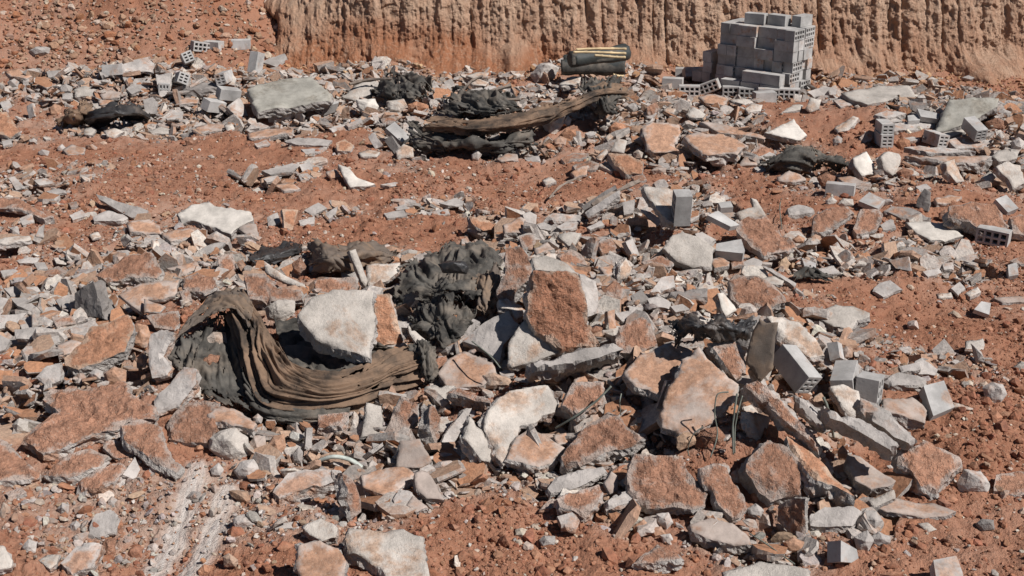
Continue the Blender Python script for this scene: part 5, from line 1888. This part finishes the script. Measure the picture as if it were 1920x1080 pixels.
dust = np.clip(.85 * np.maximum(dens(GX, GY), dens2(GX, GY)) + .22 * sstep(-.3, .6, fbm(GX * .5, GY * .5, seed=94, oct=3)), 0, 1)
M_GROUND = ground_mat()
tag(big_mesh('ground', V, quads, [M_GROUND], True, {'dust': ('FLOAT', 'POINT', dust), 'track': ('FLOAT', 'POINT', tr * (.7 + .3 * sstep(-.5, .3, vnoise(GX * 2, GY * 2, seed=93))))}), 'red earth ground strewn with grey rubble dust', 'ground', kind='structure')

# ------------------------------------------------------------------ the cut bank behind
nx, nz = 1500, 230
xs = np.linspace(-6.0, 19, nx)
zs = np.concatenate([np.linspace(-.3, 2.6, nz - 30), np.linspace(2.62, 4.6, 30)])
X, Z = np.meshgrid(xs, zs)
wob = .10 * fbm(X * .8, Z * .9, seed=101, oct=3)
edges = [-7.0]
while edges[-1] < 20:
    edges.append(edges[-1] + rng.uniform(.27, .55))
edges = np.array(edges)
dep = rng.uniform(.06, .20, len(edges))
xx = X + wob * .22 + Z * .04
k = np.clip(np.searchsorted(edges, xx) - 1, 0, len(edges) - 2)
f = (xx - edges[k]) / (edges[k + 1] - edges[k])
along_z = .25 + .75 * sstep(-.35, .35, vnoise(k * 3.7, Z * 1.1, seed=113))
groove = (np.abs(2 * f - 1) ** 4.5) * dep[k] * .54 * along_z + .03 * np.sin(math.pi * f) * -1
fade = sstep(.0, .6, Z + .25 * vnoise(X * 1.1, 0 * X, seed=103)) * (.28 + .72 * sstep(-3.8, 2.5, X + 1.2 * vnoise(X * .4, Z * .6, seed=104)))
Y = CLIFF_Y + .30 + Z * .30 + groove * fade
Y = Y + Z * .75 * (1 - sstep(-5.2, -2.6, X))
Y = Y + .06 * fbm(X * 2.4, Z * .6, seed=105, oct=3, gain=.6) + .022 * fbm(X * 8, Z * 6, seed=108, oct=4, gain=.75) + .022 * fbm(X * 11 + Z * .5, Z * .9, seed=109, oct=3, gain=.6)
chip = fbm(X * 4.5, Z * 3.2, seed=114, oct=3)
Y = Y + (.10 * np.clip(chip - .15, 0, .6) + .016 * fbm(X * 5, Z * 5.5, seed=115, oct=4, gain=.65))
Y = Y - .75 * (1 - sstep(-.15, .7, Z + .2 * fbm(X * 2, Z * 2, seed=118, oct=2))) * np.clip(.6 + .8 * fbm(X * .9, 0 * X, seed=109, oct=3), .1, 1.5)
Y = Y + 1.6 * (1 - sstep(-5.9, -4.9, X - .35 * Z + .8 * vnoise(Z * 1.6, X * .5, seed=110))) ** 1.5
idx = np.arange(nx * nz).reshape(nz, nx)
quads = np.stack([idx[:-1, :-1], idx[:-1, 1:], idx[1:, 1:], idx[1:, :-1]], -1).reshape(-1, 4)
redness = np.clip(.9 * (1 - sstep(-5.4, -3.6, X + .5 * Z + .6 * fbm(X, Z * 2, seed=116, oct=3))) + (1 - sstep(.25, 1.0, Z + .5 * fbm(X * .8, Z, seed=112, oct=2))) * (1 - .6 * sstep(0, 4, X)), 0, 1)
# flat top running back
V = np.stack([X, Y, Z], -1).reshape(-1, 3)
topb = V.reshape(nz, nx, 3)[-1].copy()
topb[:, 1] += 60
V = np.concatenate([V, topb])
q2 = np.stack([idx[-1, :-1], idx[-1, 1:], np.arange(nx * nz + 1, nx * nz + nx), np.arange(nx * nz, nx * nz + nx - 1)], -1)
quads = np.concatenate([quads, q2])
redness = np.concatenate([redness.ravel(), np.zeros(nx)])
tag(big_mesh('earth_bank', V, quads, [cliff_mat()], True, {'dust': ('FLOAT', 'POINT', redness)}), 'tan earth bank cut by digger teeth into upright grooves', 'earth bank', kind='structure')

# ------------------------------------------------------------------ loose small stuff
ICO = bmesh.new()
bmesh.ops.create_icosphere(ICO, subdivisions=1, radius=1)
ico_v = np.array([v.co[:] for v in ICO.verts])
ICO.verts.index_update()
ico_f = np.array([[v.index for v in f.verts] for f in ICO.faces])
ICO.free()
ICO2 = bmesh.new()
bmesh.ops.create_icosphere(ICO2, subdivisions=2, radius=1)
ico2_v = np.array([v.co[:] for v in ICO2.verts])
ICO2.verts.index_update()
ico2_f = np.array([[v.index for v in f.verts] for f in ICO2.faces])
ICO2.free()


def rock_templates(n, base, shard):
    out = []
    for i in range(n):
        v = base.copy()
        # cut by random planes for flat broken faces
        for _ in range(9 if shard else 5):
            d = rng.normal(size=3)
            d /= np.linalg.norm(d)
            lim = rng.uniform(.35, .75) if shard else rng.uniform(.6, .9)
            s = v @ d
            v = v - np.maximum(0, s - lim)[:, None] * d[None]
        v = v * (1 + .12 * rng.normal(size=(len(v), 1)) * (1 if not shard else .5))
        out.append(v)
    return out


def ground_z(x, y):
    """Height of the built ground mesh (polar grid, bilinear)."""
    r, a = np.hypot(x, y), np.arctan2(x, y)
    fi = np.clip((a - ANG[0]) / (ANG[1] - ANG[0]), 0, na - 1.001)
    fr = np.interp(r, RAD, np.arange(nr_))
    i0, r0 = fi.astype(int), np.minimum(fr.astype(int), nr_ - 2)
    u, w = fi - i0, fr - r0
    return (GZ[r0, i0] * (1 - u) * (1 - w) + GZ[r0, i0 + 1] * u * (1 - w) + GZ[r0 + 1, i0] * (1 - u) * w + GZ[r0 + 1, i0 + 1] * u * w)


def scatter(name, label, n_try, prob, smin, smax, power, tones, base_v, base_f, flat, sink, zup=0.0, shard=True, tilt=.35):
    # uniform over the ground the photograph could see, thinned by prob()
    y = rng.uniform(7.0, 31.0, n_try)
    x = rng.uniform(-1, 1, n_try) * (y * .47 + 1.0)
    keep = rng.random(n_try) < prob(x, y)
    x, y = x[keep], y[keep]
    n = len(x)
    tm = rock_templates(24, base_v, shard)
    s = smin * (1 - rng.random(n) * (1 - (smin / smax) ** power)) ** (-1 / power)
    s = np.minimum(s, smax)
    # small ones are invisible far away
    vis = s > y * .00075
    x, y, s = x[vis], y[vis], s[vis]
    n = len(x)
    which = rng.integers(0, len(tm), n)
    B = np.stack(tm)[which]
    sc = np.stack([rng.uniform(.8, 1.35, n), rng.uniform(.65, 1.0, n), rng.uniform(flat[0], flat[1], n)], -1)
    B = B * sc[:, None, :] * s[:, None, None]
    # tilt then spin
    a, b, c = rng.normal(0, tilt, n), rng.normal(0, tilt, n), rng.uniform(0, 2 * math.pi, n)
    ca, sa, cb, sb, cc, s_c = np.cos(a), np.sin(a), np.cos(b), np.sin(b), np.cos(c), np.sin(c)
    X_, Y_, Z_ = B[..., 0], B[..., 1], B[..., 2]
    Y_, Z_ = Y_ * ca[:, None] - Z_ * sa[:, None], Y_ * sa[:, None] + Z_ * ca[:, None]
    X_, Z_ = X_ * cb[:, None] + Z_ * sb[:, None], -X_ * sb[:, None] + Z_ * cb[:, None]
    X_, Y_ = X_ * cc[:, None] - Y_ * s_c[:, None], X_ * s_c[:, None] + Y_ * cc[:, None]
    gz_ = ground_z(x, y) + s * (sc[:, 2] * .7 - sink) + zup * rng.random(n) ** 2 * dens(x, y)
    V = np.stack([X_ + x[:, None], Y_ + y[:, None], Z_ + gz_[:, None]], -1).reshape(-1, 3)
    nv = base_v.shape[0]
    Fc = (base_f[None] + (np.arange(n) * nv)[:, None, None]).reshape(-1, 3)
    tw = np.array([t[0] for t in tones])
    tc = np.array([t[1] for t in tones])
    ti = rng.choice(len(tones), n, p=tw / tw.sum())
    colr = tc[ti] * rng.uniform(.8, 1.15, (n, 1)) * rng.uniform(.96, 1.04, (n, 3))
    colr = np.concatenate([colr, np.ones((n, 1))], 1)
    colr = np.repeat(colr, nv, 0)
    print(name, n)
    return tag(big_mesh(name, V, Fc, [M_FRAG], False, {'tone': ('FLOAT_COLOR', 'POINT', colr)}, 3), label, 'rubble', kind='stuff')


GREYS = [(3, (.41, .365, .33)), (2, (.31, .275, .25)), (2, (.48, .43, .385)), (2.4, (.40, .27, .19)), (.7, (.58, .53, .46)), (.8, (.38, .19, .11))]
SOILS = [(5, (.30, .133, .080)), (3, (.365, .185, .117)), (1.5, (.245, .104, .061)), (.6, (.47, .37, .29)), (.3, (.55, .48, .40))]


def off_track(x, y):
    d = np.minimum(seg_dist(x, y, TRACKS[0]), seg_dist(x, y, TRACKS[1]))
    return .05 + .95 * sstep(.06, .15, d)


def p_grey(x, y):
    return (np.clip(np.maximum(dens(x, y), dens2(x, y)) ** 1.3, 0, 1) * .9 + .03) * (.3 + .7 * off_track(x, y))


def p_soil(x, y):
    return (.32 + .68 * sstep(.0, .7, fbm(x * .7, y * .7, seed=120, oct=4))) * off_track(x, y)


def p_mid(x, y):
    return (np.clip(np.maximum(dens(x, y), dens2(x, y) * .7) ** 2, 0, 1) * .8 + .015) * off_track(x, y)


scatter('concrete_rubble', 'small grey broken concrete scattered through the heaps', 34000, p_mid, .035, .15, 2.2, GREYS, ico2_v, ico2_f, (.22, .6), .15, .12)
def on_slab(x, y):
    hitm = np.zeros(len(x), bool)
    pts = np.stack([x, y], 1)
    for poly, _z in FOOT:
        lo, hi = poly.min(0), poly.max(0)
        if (hi - lo).max() < .3:
            continue
        k = np.where((x > lo[0]) & (x < hi[0]) & (y > lo[1]) & (y < hi[1]))[0]
        if len(k):
            hitm[k] |= inside(poly, pts[k])
    return hitm


def heap_fill(name, label, n_try, prob, smin, smax, power):
    """Angular broken slabs, five to seven sided, tilted and piled in the heaps; faces and broken edges in their own tones."""
    y = rng.uniform(7.0, 30.0, n_try)
    x = rng.uniform(-1, 1, n_try) * (y * .47 + 1.0)
    keep = rng.random(n_try) < prob(x, y)
    x, y = x[keep], y[keep]
    keep = ~on_slab(x, y)
    x, y = x[keep], y[keep]
    n = len(x)
    s = smin * (1 - rng.random(n) * (1 - (smin / smax) ** power)) ** (-1 / power)
    m = 7
    an = np.sort(rng.uniform(0, 2 * math.pi, (n, m)), 1) * .55 + .45 * np.linspace(0, 2 * math.pi, m, endpoint=False)[None]
    rad = rng.uniform(.72, 1.1, (n, m))
    asp = rng.uniform(.5, 1, (n, 1))
    th = rng.uniform(.16, .42, n)
    up = np.stack([rad * np.cos(an), rad * np.sin(an) * asp], -1)
    lowr = up * rng.uniform(.8, 1.08, (n, m, 1)) + rng.normal(0, .05, (n, m, 2))
    midr = (up + lowr) / 2 * rng.uniform(.96, 1.12, (n, m, 1))
    P = np.zeros((n, 3 * m + 2, 3))
    P[:, :m, :2], P[:, :m, 2] = up, th[:, None] / 2 + rng.normal(0, .03, (n, m))
    P[:, m:2 * m, :2], P[:, m:2 * m, 2] = midr, rng.normal(0, .05, (n, m))
    P[:, 2 * m:3 * m, :2], P[:, 2 * m:3 * m, 2] = lowr, -th[:, None] / 2 + rng.normal(0, .04, (n, m))
    P[:, 3 * m, :2], P[:, 3 * m, 2] = rng.normal(0, .15, (n, 2)), th / 2 + rng.uniform(-.02, .07, n)
    P[:, 3 * m + 1, 2] = -th / 2
    P *= s[:, None, None]
    tl = np.where(rng.random(n) < .35, .9, .35)
    a, b, c = rng.normal(0, 1, n) * tl, rng.normal(0, 1, n) * tl, rng.uniform(0, 2 * math.pi, n)
    X_, Y_, Z_ = P[..., 0], P[..., 1], P[..., 2]
    cc, sc_ = np.cos(c)[:, None], np.sin(c)[:, None]
    X_, Y_ = X_ * cc - Y_ * sc_, X_ * sc_ + Y_ * cc
    ca, sa, cb, sb = np.cos(a)[:, None], np.sin(a)[:, None], np.cos(b)[:, None], np.sin(b)[:, None]
    Y_, Z_ = Y_ * ca - Z_ * sa, Y_ * sa + Z_ * ca
    X_, Z_ = X_ * cb + Z_ * sb, -X_ * sb + Z_ * cb
    g = ground_z(x, y)
    z0 = g + .12 * s + rng.random(n) * np.maximum(0, H(x, y) - g + .02)
    V = np.stack([X_ + x[:, None], Y_ + y[:, None], Z_ + z0[:, None]], -1).reshape(-1, 3)
    f = []
    for i in range(m):
        q = (i + 1) % m
        f += [(i, q, 3 * m), (2 * m + q, 2 * m + i, 3 * m + 1)]
    nf_top = len(f)
    for i in range(m):
        q = (i + 1) % m
        f += [(m + i, m + q, q), (m + i, q, i), (2 * m + i, 2 * m + q, m + q), (2 * m + i, m + q, m + i)]
    f = np.array(f)
    Fc = (f[None] + (np.arange(n) * P.shape[1])[:, None, None]).reshape(-1, 3)
    tops = [(3.2, (.41, .368, .335)), (2, (.47, .42, .375)), (2.8, (.37, .19, .11)), (2.6, (.41, .28, .20)), (.8, (.56, .51, .45)), (1, (.29, .26, .235))]
    tw = np.array([t_[0] for t_ in tops])
    ti = rng.choice(len(tops), n, p=tw / tw.sum())
    topc = np.array([t_[1] for t_ in tops])[ti] * rng.uniform(.85, 1.12, (n, 1))
    edc = np.array((.42, .38, .345)) * rng.uniform(.75, 1.1, (n, 1))
    red = rng.random(n) < .35
    edc[red] = edc[red] * np.array((.92, .66, .52))
    colr = np.empty((n, len(f), 4))
    colr[..., 3] = 1
    colr[:, :nf_top, :3] = topc[:, None]
    colr[:, nf_top:, :3] = edc[:, None] * rng.uniform(.9, 1.08, (n, len(f) - nf_top, 1))
    print(name, n)
    return tag(big_mesh(name, V, Fc, [M_FRAG], False, {'tone': ('FLOAT_COLOR', 'FACE', colr.reshape(-1, 4))}, 3), label, 'rubble', kind='stuff')


heap_fill('slab_rubble', 'broken flat concrete bits filling the gaps of the heaps', 80000, lambda x, y: np.clip(dens(x, y) * 1.35 - .40, 0, 1) ** 1.3 * (.56 + .42 * (y > 20.5)) * (1 - sstep(25.0, 25.9, y + .5 * vnoise(x, y, seed=140)) * (1 - .4 * (x > -3))) * off_track(x, y) ** 2, .05, .27, 1.7)
scatter('concrete_gravel', 'fine grey concrete gravel between the slabs', 130000, p_grey, .014, .05, 1.8, GREYS, ico_v, ico_f, (.4, .8), .15, .06)
scatter('soil_clods', 'red crumbly soil clods covering the ground', 200000, p_soil, .011, .085, 2.2, SOILS, ico_v, ico_f, (.5, .85), .35, 0, False)


def p_slope(x, y):
    return hill_w(x) * sstep(26.0, 27.4, y) * (.4 + .6 * sstep(-.1, .4, fbm(x * .7, y * .7, seed=130, oct=2)))


scatter('slope_stones', 'brown stones and clods littering the slope behind', 150000, p_slope, .03, .14, 2.0, [(4, (.33, .20, .135)), (2, (.40, .27, .19)), (1, (.50, .40, .32)), (2, (.34, .15, .08))], ico2_v, ico2_f, (.5, .9), .2, 0)


def p_talus(x, y):
    return (1 - hill_w(x)) * sstep(24.6, 26.0, y) * (1 - sstep(26.8, 27.1, y)) * (.35 + .65 * sstep(-.2, .4, vnoise(x * 1.3, y * 1.3, seed=131)))


scatter('bank_foot_clods', 'tan clods crumbled at the foot of the bank', 110000, p_talus, .025, .13, 2.2, [(4, (.40, .22, .12)), (2, (.46, .30, .18)), (1, (.36, .16, .085))], ico2_v, ico2_f, (.5, .9), .3, 0)

# ------------------------------------------------------------------ light
w = bpy.data.worlds.new('World')
SC.world = w
w.use_nodes = True
nt = w.node_tree
bg = nt.nodes['Background']
sky = nt.nodes.new('ShaderNodeTexSky')
sky.sky_type = 'NISHITA'
sky.sun_disc = False
S = np.array([.58, -.36, .73])
S /= np.linalg.norm(S)
elev = math.asin(S[2])
sky.sun_elevation = elev
sky.sun_rotation = math.atan2(S[0], S[1])
sky.dust_density = .4
sky.air_density = .6
sky.altitude = 2000
nt.links.new(sky.outputs['Color'], bg.inputs['Color'])
bg.inputs['Strength'].default_value = .055
ld = bpy.data.lights.new('sun', 'SUN')
ld.energy = 5.0
ld.angle = math.radians(.5)
ld.color = (1, .972, .955)
lo = bpy.data.objects.new('sun', ld)
COL.objects.link(lo)
lo.rotation_euler = Vector(S).to_track_quat('Z', 'Y').to_euler()
lo.location = (10, -5, 20)
SC.view_settings.view_transform = 'Standard'
SC.view_settings.look = 'None'
SC.view_settings.gamma = 1
SC.view_settings.exposure = .1
